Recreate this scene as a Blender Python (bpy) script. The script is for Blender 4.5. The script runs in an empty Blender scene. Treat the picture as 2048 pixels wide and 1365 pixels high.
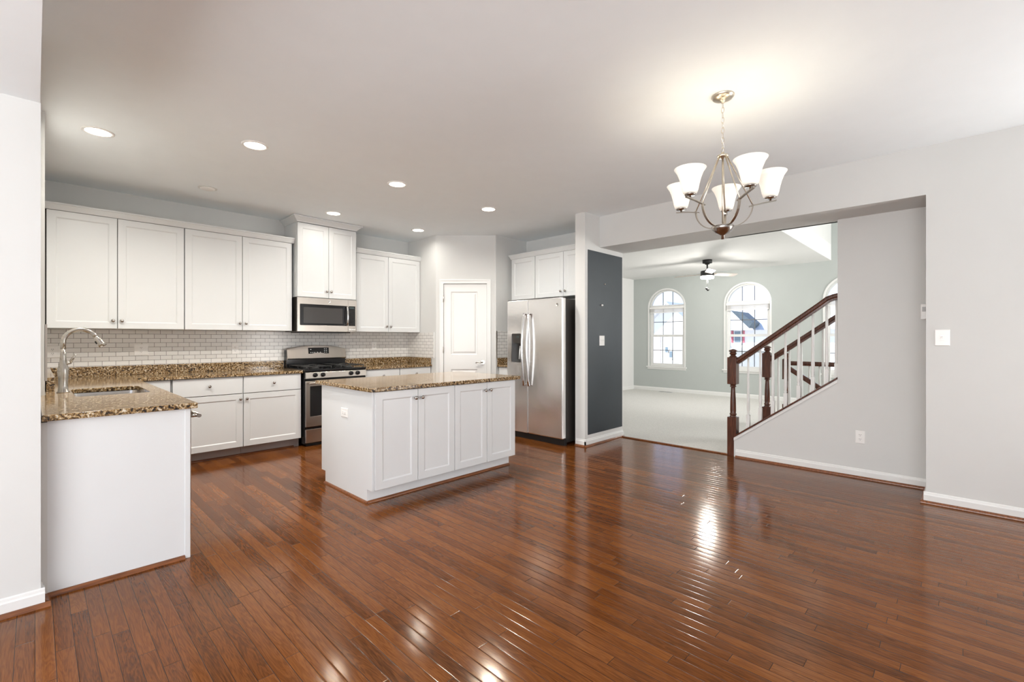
import bpy, bmesh, math, random
from mathutils import Vector, Matrix
random.seed(7)
PI = math.pi
C = bpy.context.scene.collection
S = bpy.context.scene

# ------------------------------------------------------------------ camera, world, lights, exposure
cam_d = bpy.data.cameras.new('camera')
cam = bpy.data.objects.new('camera', cam_d); C.objects.link(cam)
cam.location = (0, 0, 1.26)
YAW = math.radians(44.229)
cam.rotation_euler = (PI/2, 0, YAW - PI/2)
cam_d.sensor_width = 36.0
cam_d.lens = 928.66/2048*36
cam_d.shift_y = -4/2048
cam_d.clip_start = 0.02; cam_d.clip_end = 200
S.camera = cam

w = bpy.data.worlds.new('sky'); S.world = w; w.use_nodes = True
wn, wl = w.node_tree.nodes, w.node_tree.links
wn.clear()
wo = wn.new('ShaderNodeOutputWorld'); bg = wn.new('ShaderNodeBackground')
tc = wn.new('ShaderNodeTexCoord'); sp = wn.new('ShaderNodeSeparateXYZ'); rp = wn.new('ShaderNodeValToRGB')
rp.color_ramp.elements[0].position = 0.0; rp.color_ramp.elements[0].color = (0.72, 0.83, 1.0, 1)
rp.color_ramp.elements[1].position = 0.6; rp.color_ramp.elements[1].color = (0.35, 0.55, 1.0, 1)
wl.new(tc.outputs['Generated'], sp.inputs[0]); wl.new(sp.outputs['Z'], rp.inputs[0])
wl.new(rp.outputs[0], bg.inputs[0]); wl.new(bg.outputs[0], wo.inputs[0])
bg.inputs[1].default_value = 1.05

S.view_settings.view_transform = 'Standard'
S.view_settings.look = 'None'
S.view_settings.exposure = 0.66
S.view_settings.gamma = 1.0
S.view_settings.use_curve_mapping = False

def area(name, loc, target, sx, sy, energy, color, portal=False, spread=PI):
    d = bpy.data.lights.new(name, 'AREA'); d.shape = 'RECTANGLE'; d.size = sx; d.size_y = sy
    d.energy = energy; d.color = color; d.spread = spread
    if portal: d.cycles.is_portal = True
    o = bpy.data.objects.new(name, d); C.objects.link(o); o.location = loc
    v = Vector(target) - Vector(loc)
    o.rotation_euler = v.to_track_quat('-Z', 'Y').to_euler()
    return o

DAY = (1.0, 0.985, 0.965)
# area lamps for daylight at the assumed, unseen glazing behind the camera
area('daylight_back_glass_door', (-1.45, -2.42, 1.12), (0.4, 2.0, 3.4), 2.3, 2.1, 6, DAY)
area('daylight_left_window', (-2.72, -0.3, 1.25), (2.0, 0.6, 3.7), 3.8, 1.9, 140, DAY)
area('added_fill_right', (4.70, -1.50, 1.30), (1.5, 0.4, 2.9), 1.7, 1.9, 60, DAY)  # unseen lamp panel on the solid right wall, added to brighten the ceiling
# daylight through the three arched living room windows; the stairwell lamp is added fill
for yy in (5.08, 3.29, 1.45):
    area('window_portal', (10.66, yy, 1.5), (0, yy, 1.5), 0.95, 2.0, 1, (1, 1, 1), portal=True)
area('added_fill_stairwell', (8.9, -2.50, 1.6), (8.9, 3, 0.9), 2.6, 2.4, 175, DAY)  # unseen lamp before a solid wall, added to brighten the living room
sd_ = bpy.data.lights.new('sun', 'SUN'); sd_.energy = 4.8; sd_.angle = math.radians(1.0); sd_.color = (1, .97, .92)
sun = bpy.data.objects.new('sun', sd_); C.objects.link(sun); sun.location = (-10, 20, 20)
sun.rotation_euler = Vector((.5, -.62, -.75)).to_track_quat('-Z', 'Y').to_euler()
S.cycles.use_denoising = True
S.cycles.caustics_reflective = False
S.cycles.caustics_refractive = False
S.cycles.max_bounces = 10
S.cycles.diffuse_bounces = 6
S.cycles.sample_clamp_indirect = 6.0

WARM = (1.0, 0.955, 0.88)
CAN_W = 15.0

# ------------------------------------------------------------------ materials
MAT = {}
def newmat(name):
    m = bpy.data.materials.new(name); m.use_nodes = True
    nt = m.node_tree; b = nt.nodes['Principled BSDF']
    MAT[name] = m
    return m, nt, b
def N(nt, t, **kw):
    n = nt.nodes.new('ShaderNode' + t)
    for k, v in kw.items(): setattr(n, k, v)
    return n
def objcoord(nt, scale=(1, 1, 1), rot=(0, 0, 0), world=False):
    t = N(nt, 'TexCoord'); mp = N(nt, 'Mapping')
    if world:
        g = N(nt, 'NewGeometry'); nt.links.new(g.outputs['Position'], mp.inputs[0])
    else:
        nt.links.new(t.outputs['Object'], mp.inputs[0])
    mp.inputs['Scale'].default_value = scale; mp.inputs['Rotation'].default_value = rot
    return mp.outputs[0]
def paint(name, col, rough=0.5, metal=0.0, var=0.02, scale=6.0, bump=0.0, bscale=200.0, spec=0.5, stretch=(1, 1, 1), emis=None):
    m, nt, b = newmat(name)
    v = objcoord(nt, stretch)
    n = N(nt, 'TexNoise'); n.inputs['Scale'].default_value = scale; n.inputs['Detail'].default_value = 3
    nt.links.new(v, n.inputs['Vector'])
    r = N(nt, 'ValToRGB')
    r.color_ramp.elements[0].position = .3; r.color_ramp.elements[1].position = .7
    r.color_ramp.elements[0].color = tuple(c*(1-var) for c in col) + (1,)
    r.color_ramp.elements[1].color = tuple(min(1, c*(1+var)) for c in col) + (1,)
    nt.links.new(n.outputs[0], r.inputs[0]); nt.links.new(r.outputs[0], b.inputs['Base Color'])
    b.inputs['Roughness'].default_value = rough; b.inputs['Metallic'].default_value = metal
    b.inputs['Specular IOR Level'].default_value = spec
    if bump:
        n2 = N(nt, 'TexNoise'); n2.inputs['Scale'].default_value = bscale; n2.inputs['Detail'].default_value = 2
        nt.links.new(v, n2.inputs['Vector'])
        bp = N(nt, 'Bump'); bp.inputs['Strength'].default_value = bump; bp.inputs['Distance'].default_value = .002
        nt.links.new(n2.outputs[0], bp.inputs['Height']); nt.links.new(bp.outputs[0], b.inputs['Normal'])
    if emis:
        b.inputs['Emission Color'].default_value = emis[:3] + (1,); b.inputs['Emission Strength'].default_value = emis[3]
    return m

paint('wall_paint', (0.665, 0.668, 0.655), .75, var=.008, bump=.04, bscale=350)
paint('ceiling_paint', (0.86, 0.905, 0.93), .85, var=.008)
paint('living_paint', (0.47, 0.50, 0.485), .75, var=.008)
paint('living_white', (0.74, 0.74, 0.73), .8, var=.008)
paint('trim_white', (0.78, 0.78, 0.765), .35, var=.005)
paint('cabinet_white', (0.715, 0.73, 0.73), .38, var=.006)
paint('panel_white', (0.72, 0.735, 0.74), .30, var=.006)
paint('gap_dark', (0.05, 0.045, 0.04), .9, spec=.1)
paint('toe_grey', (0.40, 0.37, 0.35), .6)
paint('plastic_white', (0.86, 0.85, 0.83), .3)
paint('slot_dark', (0.05, 0.05, 0.05), .6)
paint('black_gloss', (0.010, 0.010, 0.011), .12)
paint('black_matte', (0.014, 0.013, 0.012), .45)
paint('cast_iron', (0.022, 0.022, 0.022), .5, bump=.2, bscale=300)
paint('screen_dark', (0.030, 0.026, 0.023), .25)
paint('fridge_side', (0.035, 0.031, 0.028), .35, bump=.1, bscale=500)
paint('nickel', (0.60, 0.56, 0.50), .28, 1.0, scale=40)
paint('nickel_dark', (0.40, 0.37, 0.34), .25, 1.0, scale=40)
paint('satin_nickel', (0.66, 0.60, 0.50), .32, 1.0, scale=40)
paint('faucet_nickel', (0.46, 0.43, 0.39), .22, 1.0, scale=40)
paint('nickel_arm', (0.42, 0.38, 0.33), .30, 1.0, scale=40)
paint('chrome', (0.75, 0.75, 0.75), .12, 1.0)
paint('magnet_board', (0.018, 0.026, 0.036), .40, var=.10, scale=3)
paint('carpet_beige', (0.66, 0.65, 0.62), .95, var=.10, scale=70, bump=.7, bscale=220)
paint('siding', (0.92, 0.90, 0.86), .8, var=.02)
paint('siding_cream', (0.93, 0.89, 0.82), .8, var=.02)
paint('brick_pink', (0.80, 0.66, 0.60), .9, var=.15, scale=12)
paint('shingle', (0.62, 0.62, 0.64), .9, var=.12, scale=9, stretch=(1, 1, 5))
paint('shingle_dark', (0.10, 0.13, 0.15), .9, var=.12, scale=9)
paint('shutter_red', (0.62, 0.16, 0.20), .7)
paint('window_far', (0.20, 0.26, 0.30), .2)
paint('lawn', (0.55, 0.55, 0.50), .95, var=.2, scale=2)
paint('muntin_grey', (0.16, 0.17, 0.18), .5)
paint('door_grey', (0.55, 0.56, 0.56), .7)

def steel(name, col, rough, axis):
    m, nt, b = newmat(name)
    st = {'z': (60, 60, 1), 'x': (1, 60, 60), 'y': (60, 1, 60)}[axis]
    v = objcoord(nt, st)
    n = N(nt, 'TexNoise'); n.inputs['Scale'].default_value = 12; n.inputs['Detail'].default_value = 3
    nt.links.new(v, n.inputs['Vector'])
    r = N(nt, 'ValToRGB'); r.color_ramp.elements[0].color = tuple(c*.97 for c in col)+(1,); r.color_ramp.elements[1].color = tuple(min(1, c*1.03) for c in col)+(1,)
    nt.links.new(n.outputs[0], r.inputs[0]); nt.links.new(r.outputs[0], b.inputs['Base Color'])
    mr = N(nt, 'MapRange'); mr.inputs['To Min'].default_value = rough*.85; mr.inputs['To Max'].default_value = rough*1.2
    nt.links.new(n.outputs[0], mr.inputs[0]); nt.links.new(mr.outputs[0], b.inputs['Roughness'])
    # a slight waviness of the sheet
    n2 = N(nt, 'TexNoise'); n2.inputs['Scale'].default_value = 3.2; n2.inputs['Detail'].default_value = 1
    nt.links.new(objcoord(nt), n2.inputs['Vector'])
    bp = N(nt, 'Bump'); bp.inputs['Strength'].default_value = .25; bp.inputs['Distance'].default_value = .01
    nt.links.new(n2.outputs[0], bp.inputs['Height']); nt.links.new(bp.outputs[0], b.inputs['Normal'])
    b.inputs['Metallic'].default_value = 1
    return m
steel('steel', (0.50, 0.455, 0.41), .24, 'x')
steel('steel_fridge', (0.90, 0.89, 0.88), .22, 'y')
steel('steel_sink', (0.62, 0.60, 0.58), .22, 'x')

def wood(name, c0, c1, rough=.3, axis='z'):
    m, nt, b = newmat(name)
    st = {'z': (14, 14, 1.2), 'x': (1.2, 14, 14), 'y': (14, 1.2, 14)}[axis]
    v = objcoord(nt, st)
    n = N(nt, 'TexNoise'); n.inputs['Scale'].default_value = 6; n.inputs['Detail'].default_value = 6; n.inputs['Distortion'].default_value = .6
    nt.links.new(v, n.inputs['Vector'])
    r = N(nt, 'ValToRGB'); r.color_ramp.elements[0].position = .3; r.color_ramp.elements[1].position = .7
    r.color_ramp.elements[0].color = c0+(1,); r.color_ramp.elements[1].color = c1+(1,)
    nt.links.new(n.outputs[0], r.inputs[0]); nt.links.new(r.outputs[0], b.inputs['Base Color'])
    b.inputs['Roughness'].default_value = rough
    return m
wood('stair_wood', (0.045, 0.016, 0.009), (0.13, 0.042, 0.022), .25)
wood('shoe_wood', (0.11, 0.035, 0.012), (0.28, 0.10, 0.035), .3, 'x')
wood('fan_blade', (0.42, 0.38, 0.34), (0.55, 0.50, 0.45), .4, 'x')

def granite():
    m, nt, b = newmat('granite')
    v = objcoord(nt, world=True)
    dn = N(nt, 'TexNoise'); dn.inputs['Scale'].default_value = 25; dn.inputs['Detail'].default_value = 3
    nt.links.new(v, dn.inputs['Vector'])
    mx = N(nt, 'VectorMath', operation='MULTIPLY_ADD'); mx.inputs[1].default_value = (.03, .03, .03)
    nt.links.new(dn.outputs['Color'], mx.inputs[0]); nt.links.new(v, mx.inputs[2])
    n = N(nt, 'TexNoise'); n.inputs['Scale'].default_value = 75; n.inputs['Detail'].default_value = 4; n.inputs['Roughness'].default_value = .62
    nt.links.new(mx.outputs[0], n.inputs['Vector'])
    r = N(nt, 'ValToRGB'); e = r.color_ramp.elements
    e[0].position = .39; e[0].color = (0.012, 0.010, 0.008, 1)
    e[1].position = .66; e[1].color = (0.72, 0.66, 0.56, 1)
    for p, c in ((.44, (0.10, 0.055, 0.022, 1)), (.50, (0.26, 0.15, 0.055, 1)), (.57, (0.42, 0.30, 0.15, 1))):
        k = e.new(p); k.color = c
    nt.links.new(n.outputs[0], r.inputs[0])
    vo = N(nt, 'TexVoronoi'); vo.inputs['Scale'].default_value = 120
    nt.links.new(mx.outputs[0], vo.inputs['Vector'])
    r2 = N(nt, 'ValToRGB'); r2.color_ramp.elements[0].position = .18; r2.color_ramp.elements[0].color = (.25, .24, .23, 1)
    r2.color_ramp.elements[1].position = .42; r2.color_ramp.elements[1].color = (1, 1, 1, 1)
    nt.links.new(vo.outputs['Distance'], r2.inputs[0])
    mm = N(nt, 'MixRGB', blend_type='MULTIPLY'); mm.inputs[0].default_value = .6
    nt.links.new(r.outputs[0], mm.inputs[1]); nt.links.new(r2.outputs[0], mm.inputs[2])
    nt.links.new(mm.outputs[0], b.inputs['Base Color'])
    b.inputs['Roughness'].default_value = .09; b.inputs['Specular IOR Level'].default_value = .6
granite()

def floor_mat():
    m, nt, b = newmat('floor_oak')
    L = nt.links.new
    g = N(nt, 'NewGeometry'); s = N(nt, 'SeparateXYZ'); L(g.outputs['Position'], s.inputs[0])
    def math_(op, a, b_=None, c=None):
        n = N(nt, 'Math', operation=op)
        for i, q in enumerate((a, b_, c)):
            if q is None: continue
            if isinstance(q, (int, float)): n.inputs[i].default_value = q
            else: L(q, n.inputs[i])
        return n.outputs[0]
    Wd = .0572
    xr = math_('DIVIDE', s.outputs['X'], Wd); row = math_('FLOOR', xr); fx = math_('FRACT', xr)
    wn1 = N(nt, 'TexWhiteNoise', noise_dimensions='1D'); L(row, wn1.inputs['W'])
    # board length differs row by row
    ln = math_('MULTIPLY_ADD', wn1.outputs['Value'], .55, .55)
    yy = math_('MULTIPLY_ADD', wn1.outputs['Value'], 37.7, s.outputs['Y'])
    yr = math_('DIVIDE', yy, ln); iy = math_('FLOOR', yr); fy = math_('FRACT', yr)
    cb = N(nt, 'CombineXYZ'); L(row, cb.inputs[0]); L(iy, cb.inputs[1])
    wn2 = N(nt, 'TexWhiteNoise', noise_dimensions='2D'); L(cb.outputs[0], wn2.inputs['Vector'])
    rnd = wn2.outputs['Value']; rc = wn2.outputs['Color']
    # grain: stretched along Y, shifted per board
    off = N(nt, 'VectorMath', operation='MULTIPLY_ADD'); L(rc, off.inputs[0]); off.inputs[1].default_value = (13, 41, 7); L(g.outputs['Position'], off.inputs[2])
    mp = N(nt, 'Mapping'); mp.inputs['Scale'].default_value = (26, 2.0, 1); L(off.outputs[0], mp.inputs[0])
    n1 = N(nt, 'TexNoise'); n1.inputs['Scale'].default_value = 1.0; n1.inputs['Detail'].default_value = 4; n1.inputs['Distortion'].default_value = 1.4
    L(mp.outputs[0], n1.inputs['Vector'])
    rings = math_('SINE', math_('MULTIPLY', n1.outputs[0], 46))
    mp2 = N(nt, 'Mapping'); mp2.inputs['Scale'].default_value = (420, 14, 1); L(off.outputs[0], mp2.inputs[0])
    n2 = N(nt, 'TexNoise'); n2.inputs['Scale'].default_value = 1.0; n2.inputs['Detail'].default_value = 2; L(mp2.outputs[0], n2.inputs['Vector'])
    gr = math_('MULTIPLY_ADD', rings, .11, math_('MULTIPLY', n2.outputs[0], .55))
    gr2 = math_('MULTIPLY_ADD', rnd, .42, gr)
    r = N(nt, 'ValToRGB'); e = r.color_ramp.elements
    e[0].position = .05; e[0].color = (0.045, 0.0125, 0.003, 1)
    e[1].position = .95; e[1].color = (0.235, 0.080, 0.016, 1)
    k = e.new(.45); k.color = (0.135, 0.040, 0.0075, 1)
    L(gr2, r.inputs[0])
    # gaps
    ex = math_('MINIMUM', fx, math_('SUBTRACT', 1, fx)); ex = math_('MULTIPLY', ex, Wd)
    ey = math_('MINIMUM', fy, math_('SUBTRACT', 1, fy)); ey = math_('MULTIPLY', ey, ln)
    ed = math_('MINIMUM', ex, ey)
    gap = N(nt, 'MapRange', interpolation_type='SMOOTHSTEP'); gap.inputs['From Min'].default_value = .0004; gap.inputs['From Max'].default_value = .0016; L(ed, gap.inputs[0])
    mixc = N(nt, 'MixRGB'); L(gap.outputs[0], mixc.inputs[0]); mixc.inputs[1].default_value = (.018, .007, .004, 1); L(r.outputs[0], mixc.inputs[2])
    L(mixc.outputs[0], b.inputs['Base Color'])
    # bevel, individual tilt and gentle cupping of every board
    bev = N(nt, 'MapRange', interpolation_type='SMOOTHSTEP'); bev.inputs['From Min'].default_value = 0; bev.inputs['From Max'].default_value = .0045; L(ed, bev.inputs[0])
    sc = N(nt, 'SeparateXYZ'); L(rc, sc.inputs[0])
    tilt = math_('MULTIPLY', math_('SUBTRACT', fx, .5), math_('SUBTRACT', sc.outputs[1], .5))
    big = N(nt, 'TexNoise'); big.inputs['Scale'].default_value = 3.5; big.inputs['Detail'].default_value = 1; L(g.outputs['Position'], big.inputs['Vector'])
    hgt = math_('MULTIPLY_ADD', bev.outputs[0], .45, math_('MULTIPLY', tilt, .75))
    hgt = math_('MULTIPLY_ADD', math_('MULTIPLY', math_('SUBTRACT', fx, .5), math_('SUBTRACT', fx, .5)), -.9, hgt)
    hgt = math_('MULTIPLY_ADD', n2.outputs[0], .06, hgt)
    hgt = math_('MULTIPLY_ADD', big.outputs[0], .5, hgt)
    bp = N(nt, 'Bump'); bp.inputs['Strength'].default_value = 1.0; bp.inputs['Distance'].default_value = .0007
    L(hgt, bp.inputs['Height']); L(bp.outputs[0], b.inputs['Normal'])
    rr = N(nt, 'MapRange'); rr.inputs['To Min'].default_value = .09; rr.inputs['To Max'].default_value = .18; L(n2.outputs[0], rr.inputs[0])
    L(rr.outputs[0], b.inputs['Roughness'])
    b.inputs['Specular IOR Level'].default_value = .30; b.inputs['Specular Tint'].default_value = (1, .84, .62, 1)
floor_mat()

def tile_mat(name, along):
    m, nt, b = newmat(name)
    L = nt.links.new
    g = N(nt, 'NewGeometry'); s = N(nt, 'SeparateXYZ'); L(g.outputs['Position'], s.inputs[0])
    cb = N(nt, 'CombineXYZ')
    L(s.outputs['X' if along == 'x' else 'Y'], cb.inputs[0]); 
    sub = N(nt, 'Math', operation='SUBTRACT'); L(s.outputs['Z'], sub.inputs[0]); sub.inputs[1].default_value = .993 - .0455*0
    L(sub.outputs[0], cb.inputs[1])
    br = N(nt, 'TexBrick'); L(cb.outputs[0], br.inputs['Vector'])
    br.inputs['Color1'].default_value = (.80, .785, .76, 1); br.inputs['Color2'].default_value = (.74, .725, .70, 1)
    br.inputs['Mortar'].default_value = (.13, .115, .105, 1)
    br.inputs['Scale'].default_value = 1; br.inputs['Mortar Size'].default_value = .0016; br.inputs['Mortar Smooth'].default_value = .2
    br.inputs['Brick Width'].default_value = .1035; br.inputs['Row Height'].default_value = .0455
    L(br.outputs['Color'], b.inputs['Base Color'])
    bp = N(nt, 'Bump', invert=True); bp.inputs['Strength'].default_value = .6; bp.inputs['Distance'].default_value = .002
    L(br.outputs['Fac'], bp.inputs['Height']); L(bp.outputs[0], b.inputs['Normal'])
    b.inputs['Roughness'].default_value = .16
tile_mat('tile_x', 'x'); tile_mat('tile_y', 'y')

def glow(name, col, strength, base=(.9, .88, .84), rough=.4):
    m, nt, b = newmat(name)
    n = N(nt, 'TexNoise'); n.inputs['Scale'].default_value = 8
    nt.links.new(objcoord(nt), n.inputs['Vector'])
    r = N(nt, 'ValToRGB'); r.color_ramp.elements[0].color = tuple(c*.94 for c in col)+(1,); r.color_ramp.elements[1].color = col+(1,)
    nt.links.new(n.outputs[0], r.inputs[0]); nt.links.new(r.outputs[0], b.inputs['Emission Color'])
    b.inputs['Emission Strength'].default_value = strength
    b.inputs['Base Color'].default_value = base+(1,); b.inputs['Roughness'].default_value = rough
glow('lamp_lens', (1, .93, .80), 9)
glow('frosted_shade', (1, .90, .74), .30)
glow('bulb_glass', (1, .90, .72), 14)
glow('fan_lens', (1, .93, .82), 5)
glow('display', (.30, .60, .55), .05, (.02, .02, .02))

def glass_mat():
    m, nt, b = newmat('window_glass')
    nt.nodes.remove(b)
    out = nt.nodes['Material Output']
    t = N(nt, 'BsdfTransparent'); gl = N(nt, 'BsdfGlossy'); gl.inputs['Roughness'].default_value = .02
    fr = N(nt, 'Fresnel'); fr.inputs[0].default_value = 1.45
    mx = N(nt, 'MixShader')
    nt.links.new(fr.outputs[0], mx.inputs[0]); nt.links.new(t.outputs[0], mx.inputs[1]); nt.links.new(gl.outputs[0], mx.inputs[2])
    nt.links.new(mx.outputs[0], out.inputs[0])
glass_mat()

# ------------------------------------------------------------------ mesh helpers
LOC = {}
class MB:
    def __init__(s): s.bm = bmesh.new()
    def quad(s, pts):
        try: return s.bm.faces.new([s.bm.verts.new(p) for p in pts])
        except ValueError: return None
    def box(s, x0, x1, y0, y1, z0, z1):
        x0, x1 = sorted((x0, x1)); y0, y1 = sorted((y0, y1)); z0, z1 = sorted((z0, z1))
        v = [s.bm.verts.new(p) for p in ((x0,y0,z0),(x1,y0,z0),(x1,y1,z0),(x0,y1,z0),(x0,y0,z1),(x1,y0,z1),(x1,y1,z1),(x0,y1,z1))]
        for f in ((3,2,1,0),(4,5,6,7),(0,1,5,4),(1,2,6,5),(2,3,7,6),(3,0,4,7)): s.bm.faces.new([v[i] for i in f])
        return s
    def lathe(s, prof, c=(0, 0, 0), seg=20, axis='z', smooth=True, cap=True, sweep=0):
        rings = []
        for r, z in prof:
            ring = []
            for i in range(seg):
                a = 2*PI*(i+sweep)/seg; p = (r*math.cos(a), r*math.sin(a), z)
                if axis == 'x': p = (z, r*math.cos(a), r*math.sin(a))
                elif axis == 'y': p = (r*math.cos(a), z, -r*math.sin(a))
                ring.append(s.bm.verts.new((c[0]+p[0], c[1]+p[1], c[2]+p[2])))
            rings.append(ring)
        for a, b in zip(rings, rings[1:]):
            for i in range(seg):
                f = s.bm.faces.new((a[i], a[(i+1) % seg], b[(i+1) % seg], b[i])); f.smooth = smooth
        if cap:
            s.bm.faces.new(rings[0][::-1]); s.bm.faces.new(rings[-1])
        return s
    def tube(s, pts, r, seg=10, smooth=True, flat=None, closed=False):
        """sweep a circle (or a flat = (w, h) rectangle) along pts"""
        pts = [Vector(p) for p in pts]; n = len(pts)
        rad = r if isinstance(r, (list, tuple)) else [r]*n
        rings = []; up = None
        for i, p in enumerate(pts):
            if closed: t = (pts[(i+1) % n] - pts[i-1]).normalized()
            else: t = (pts[min(i+1, n-1)] - pts[max(i-1, 0)]).normalized()
            if up is None:
                up = Vector((0, 0, 1)) if abs(t.z) < .95 else Vector((1, 0, 0))
            sd = t.cross(up).normalized(); up = sd.cross(t).normalized()
            if flat:
                ring = [s.bm.verts.new(p + sd*a*flat[0]/2 + up*b*flat[1]/2) for a, b in ((-1,-1),(1,-1),(1,1),(-1,1))]
            else:
                ring = [s.bm.verts.new(p + (sd*math.cos(2*PI*k/seg) + up*math.sin(2*PI*k/seg))*rad[i]) for k in range(seg)]
            rings.append(ring)
        m = len(rings[0]); pr = list(zip(rings, rings[1:]))
        if closed: pr.append((rings[-1], rings[0]))
        for a, b in pr:
            for k in range(m):
                f = s.bm.faces.new((a[k], a[(k+1) % m], b[(k+1) % m], b[k])); f.smooth = smooth and not flat
        if not closed:
            s.bm.faces.new(rings[0][::-1]); s.bm.faces.new(rings[-1])
        return s
    def prism(s, poly, axis, a0, a1):
        """extrude a 2D polygon along an axis: axis x -> poly in (y,z); y -> (x,z); z -> (x,y)"""
        def P(p, a): return {'x': (a, p[0], p[1]), 'y': (p[0], a, p[1]), 'z': (p[0], p[1], a)}[axis]
        A = [s.bm.verts.new(P(p, a0)) for p in poly]; B = [s.bm.verts.new(P(p, a1)) for p in poly]
        s.bm.faces.new(A); s.bm.faces.new(B[::-1]); n = len(poly)
        for i in range(n): s.bm.faces.new((A[i], B[i], B[(i+1) % n], A[(i+1) % n]))
        return s
    def plate(s, outer, holes, T, t0, t1):
        """flat plate with holes; outlines in (u,v), T(u,v,t) gives the point"""
        bm = bmesh.new()
        for loop in [outer]+holes:
            vs = [bm.verts.new((u, v, 0)) for u, v in loop]
            for i in range(len(vs)): bm.edges.new((vs[i], vs[(i+1) % len(vs)]))
        bmesh.ops.triangle_fill(bm, use_beauty=True, use_dissolve=False, edges=bm.edges[:])
        tris = [[(v.co.x, v.co.y) for v in f.verts] for f in bm.faces]; bm.free()
        for tr in tris:
            for t in (t0, t1): s.quad([T(u, v, t) for u, v in tr])
        for loop in [outer]+holes:
            for i in range(len(loop)):
                a, b = loop[i], loop[(i+1) % len(loop)]
                s.quad([T(*a, t0), T(*b, t0), T(*b, t1), T(*a, t1)])
        return s
    def nested(s, T, u0, u1, v0, v1, loops, back=None):
        """nested rectangles (inset, depth) joined by bands and closed by a panel; T(u, depth, v)"""
        rings = []
        for ins, d in loops:
            rings.append([s.bm.verts.new(T(u, d, v)) for u, v in ((u0+ins, v0+ins), (u1-ins, v0+ins), (u1-ins, v1-ins), (u0+ins, v1-ins))])
        for a, b in zip(rings, rings[1:]):
            for i in range(4): s.bm.faces.new((a[i], a[(i+1) % 4], b[(i+1) % 4], b[i]))
        s.bm.faces.new(rings[0][::-1]); s.bm.faces.new(rings[-1])
        return s
    def build(s, name, mat, parent=None, bevel=0, kind=None, label=None, sub=0, at=None):
        bm = s.bm
        bmesh.ops.remove_doubles(bm, verts=bm.verts, dist=1e-5)
        bmesh.ops.recalc_face_normals(bm, faces=bm.faces)
        xs = [v.co for v in bm.verts]
        if at: c = Vector(at)
        else:
            lo = Vector([min(v[i] for v in xs) for i in range(3)]); hi = Vector([max(v[i] for v in xs) for i in range(3)])
            c = Vector(((lo.x+hi.x)/2, (lo.y+hi.y)/2, lo.z))
        bmesh.ops.translate(bm, verts=bm.verts, vec=-c)
        me = bpy.data.meshes.new(name); bm.to_mesh(me); bm.free()
        me.materials.append(MAT[mat])
        o = bpy.data.objects.new(name, me); C.objects.link(o)
        LOC[o.name] = c
        if parent:
            o.parent = parent; o.location = c - LOC[parent.name]
        else: o.location = c
        if bevel:
            b = o.modifiers.new('bevel', 'BEVEL'); b.width = bevel; b.segments = 2; b.limit_method = 'ANGLE'; b.angle_limit = math.radians(40)
        if sub:
            b = o.modifiers.new('sub', 'SUBSURF'); b.levels = sub; b.render_levels = sub
        if kind: o['kind'] = kind
        if label: o['label'] = label
        return o

def thing(name, loc, label, cat, group=None):
    o = bpy.data.objects.new(name, None); C.objects.link(o); o.location = loc; o.empty_display_size = .1
    LOC[o.name] = Vector(loc)
    o['label'] = label; o['category'] = cat
    if group: o['group'] = group
    return o
def tag(o, label, cat, group=None):
    o['label'] = label; o['category'] = cat
    if group: o['group'] = group
    return o
def kids(o): return [c for c in C.objects if c.parent == o]
def dup(root, loc, label=None, rotz=None):
    r = root.copy(); C.objects.link(r); r.location = loc; LOC[r.name] = Vector(loc)
    if label: r['label'] = label
    if rotz is not None: r.rotation_euler = (0, 0, rotz)
    for ch in kids(root):
        c = ch.copy(); C.objects.link(c); c.parent = r
        for g in kids(ch):
            d = g.copy(); C.objects.link(d); d.parent = c
    return r
def struct(name, mb, mat, **kw): return mb.build(name, mat, kind='structure', **kw)

# frames: T(u, depth, v) -> point; depth is measured out of the face
def FY(y): return lambda u, d, v: (u, y-d, v)          # faces -Y
def FXm(x): return lambda u, d, v: (x-d, u, v)         # faces -X
def FXp(x): return lambda u, d, v: (x+d, u, v)         # faces +X

CE = 2.748      # ceiling
YB = 6.145      # kitchen back wall
XR = 4.79       # right wall
XS = 5.22       # stair wall
HS = 2.373      # underside of beam and of the lower soffit
XF = 10.5       # living far wall
CT = 0.893      # counter height

# ------------------------------------------------------------------ setting: shell
struct('floor', MB().box(-2.9, 5.265, -2.6, 6.2, -.05, 0), 'floor_oak')
f2 = struct('floor_carpet', MB().box(5.265, XF+.1, -2.6, 6.1, -.05, .012), 'carpet_beige')
struct('trim_threshold', MB().box(5.25, 5.272, 1.82, 3.19, 0, .014), 'shoe_wood', bevel=.003)
struct('ceiling', MB().box(.017, 5.34, -2.6, YB+.1, CE, CE+.12), 'ceiling_paint')
struct('ceiling_lower', MB().box(-2.9, .017, -2.6, 3.25, HS, CE+.12), 'ceiling_paint')
struct('ceiling_living', MB().box(5.34, XF+.1, 1.80, 6.1, CE, CE+.3), 'living_white')
struct('ceiling_stairwell', MB().box(5.2, XF+.1, -2.6, 1.92, 5.2, 5.3), 'living_white')
struct('wall_stairwell_front', MB().box(5.34, XF+.1, 1.80, 1.92, CE+.3, 5.2), 'wall_paint')
struct('wall_stairwell_left', MB().box(5.22, 5.34, -2.6, 1.92, CE+.12, 5.2), 'wall_paint')
struct('wall_back', MB().box(-.1, 4.1, YB, YB+.12, 0, CE), 'wall_paint')
struct('wall_left_kitchen', MB().box(-.10, .045, 4.30, YB, 0, CE), 'wall_paint')
wl_ = MB().box(-.10, .018, 3.24, 4.30, 0, CE)
struct('wall_left_sink', wl_, 'wall_paint')
struct('wall_near_left', MB().box(-2.9, .019, 3.12, 3.24, 0, HS), 'wall_paint')
struct('wall_filler_left', MB().box(.019, .042, 3.205, 3.24, 0, CT-.04), 'wall_paint')
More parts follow.
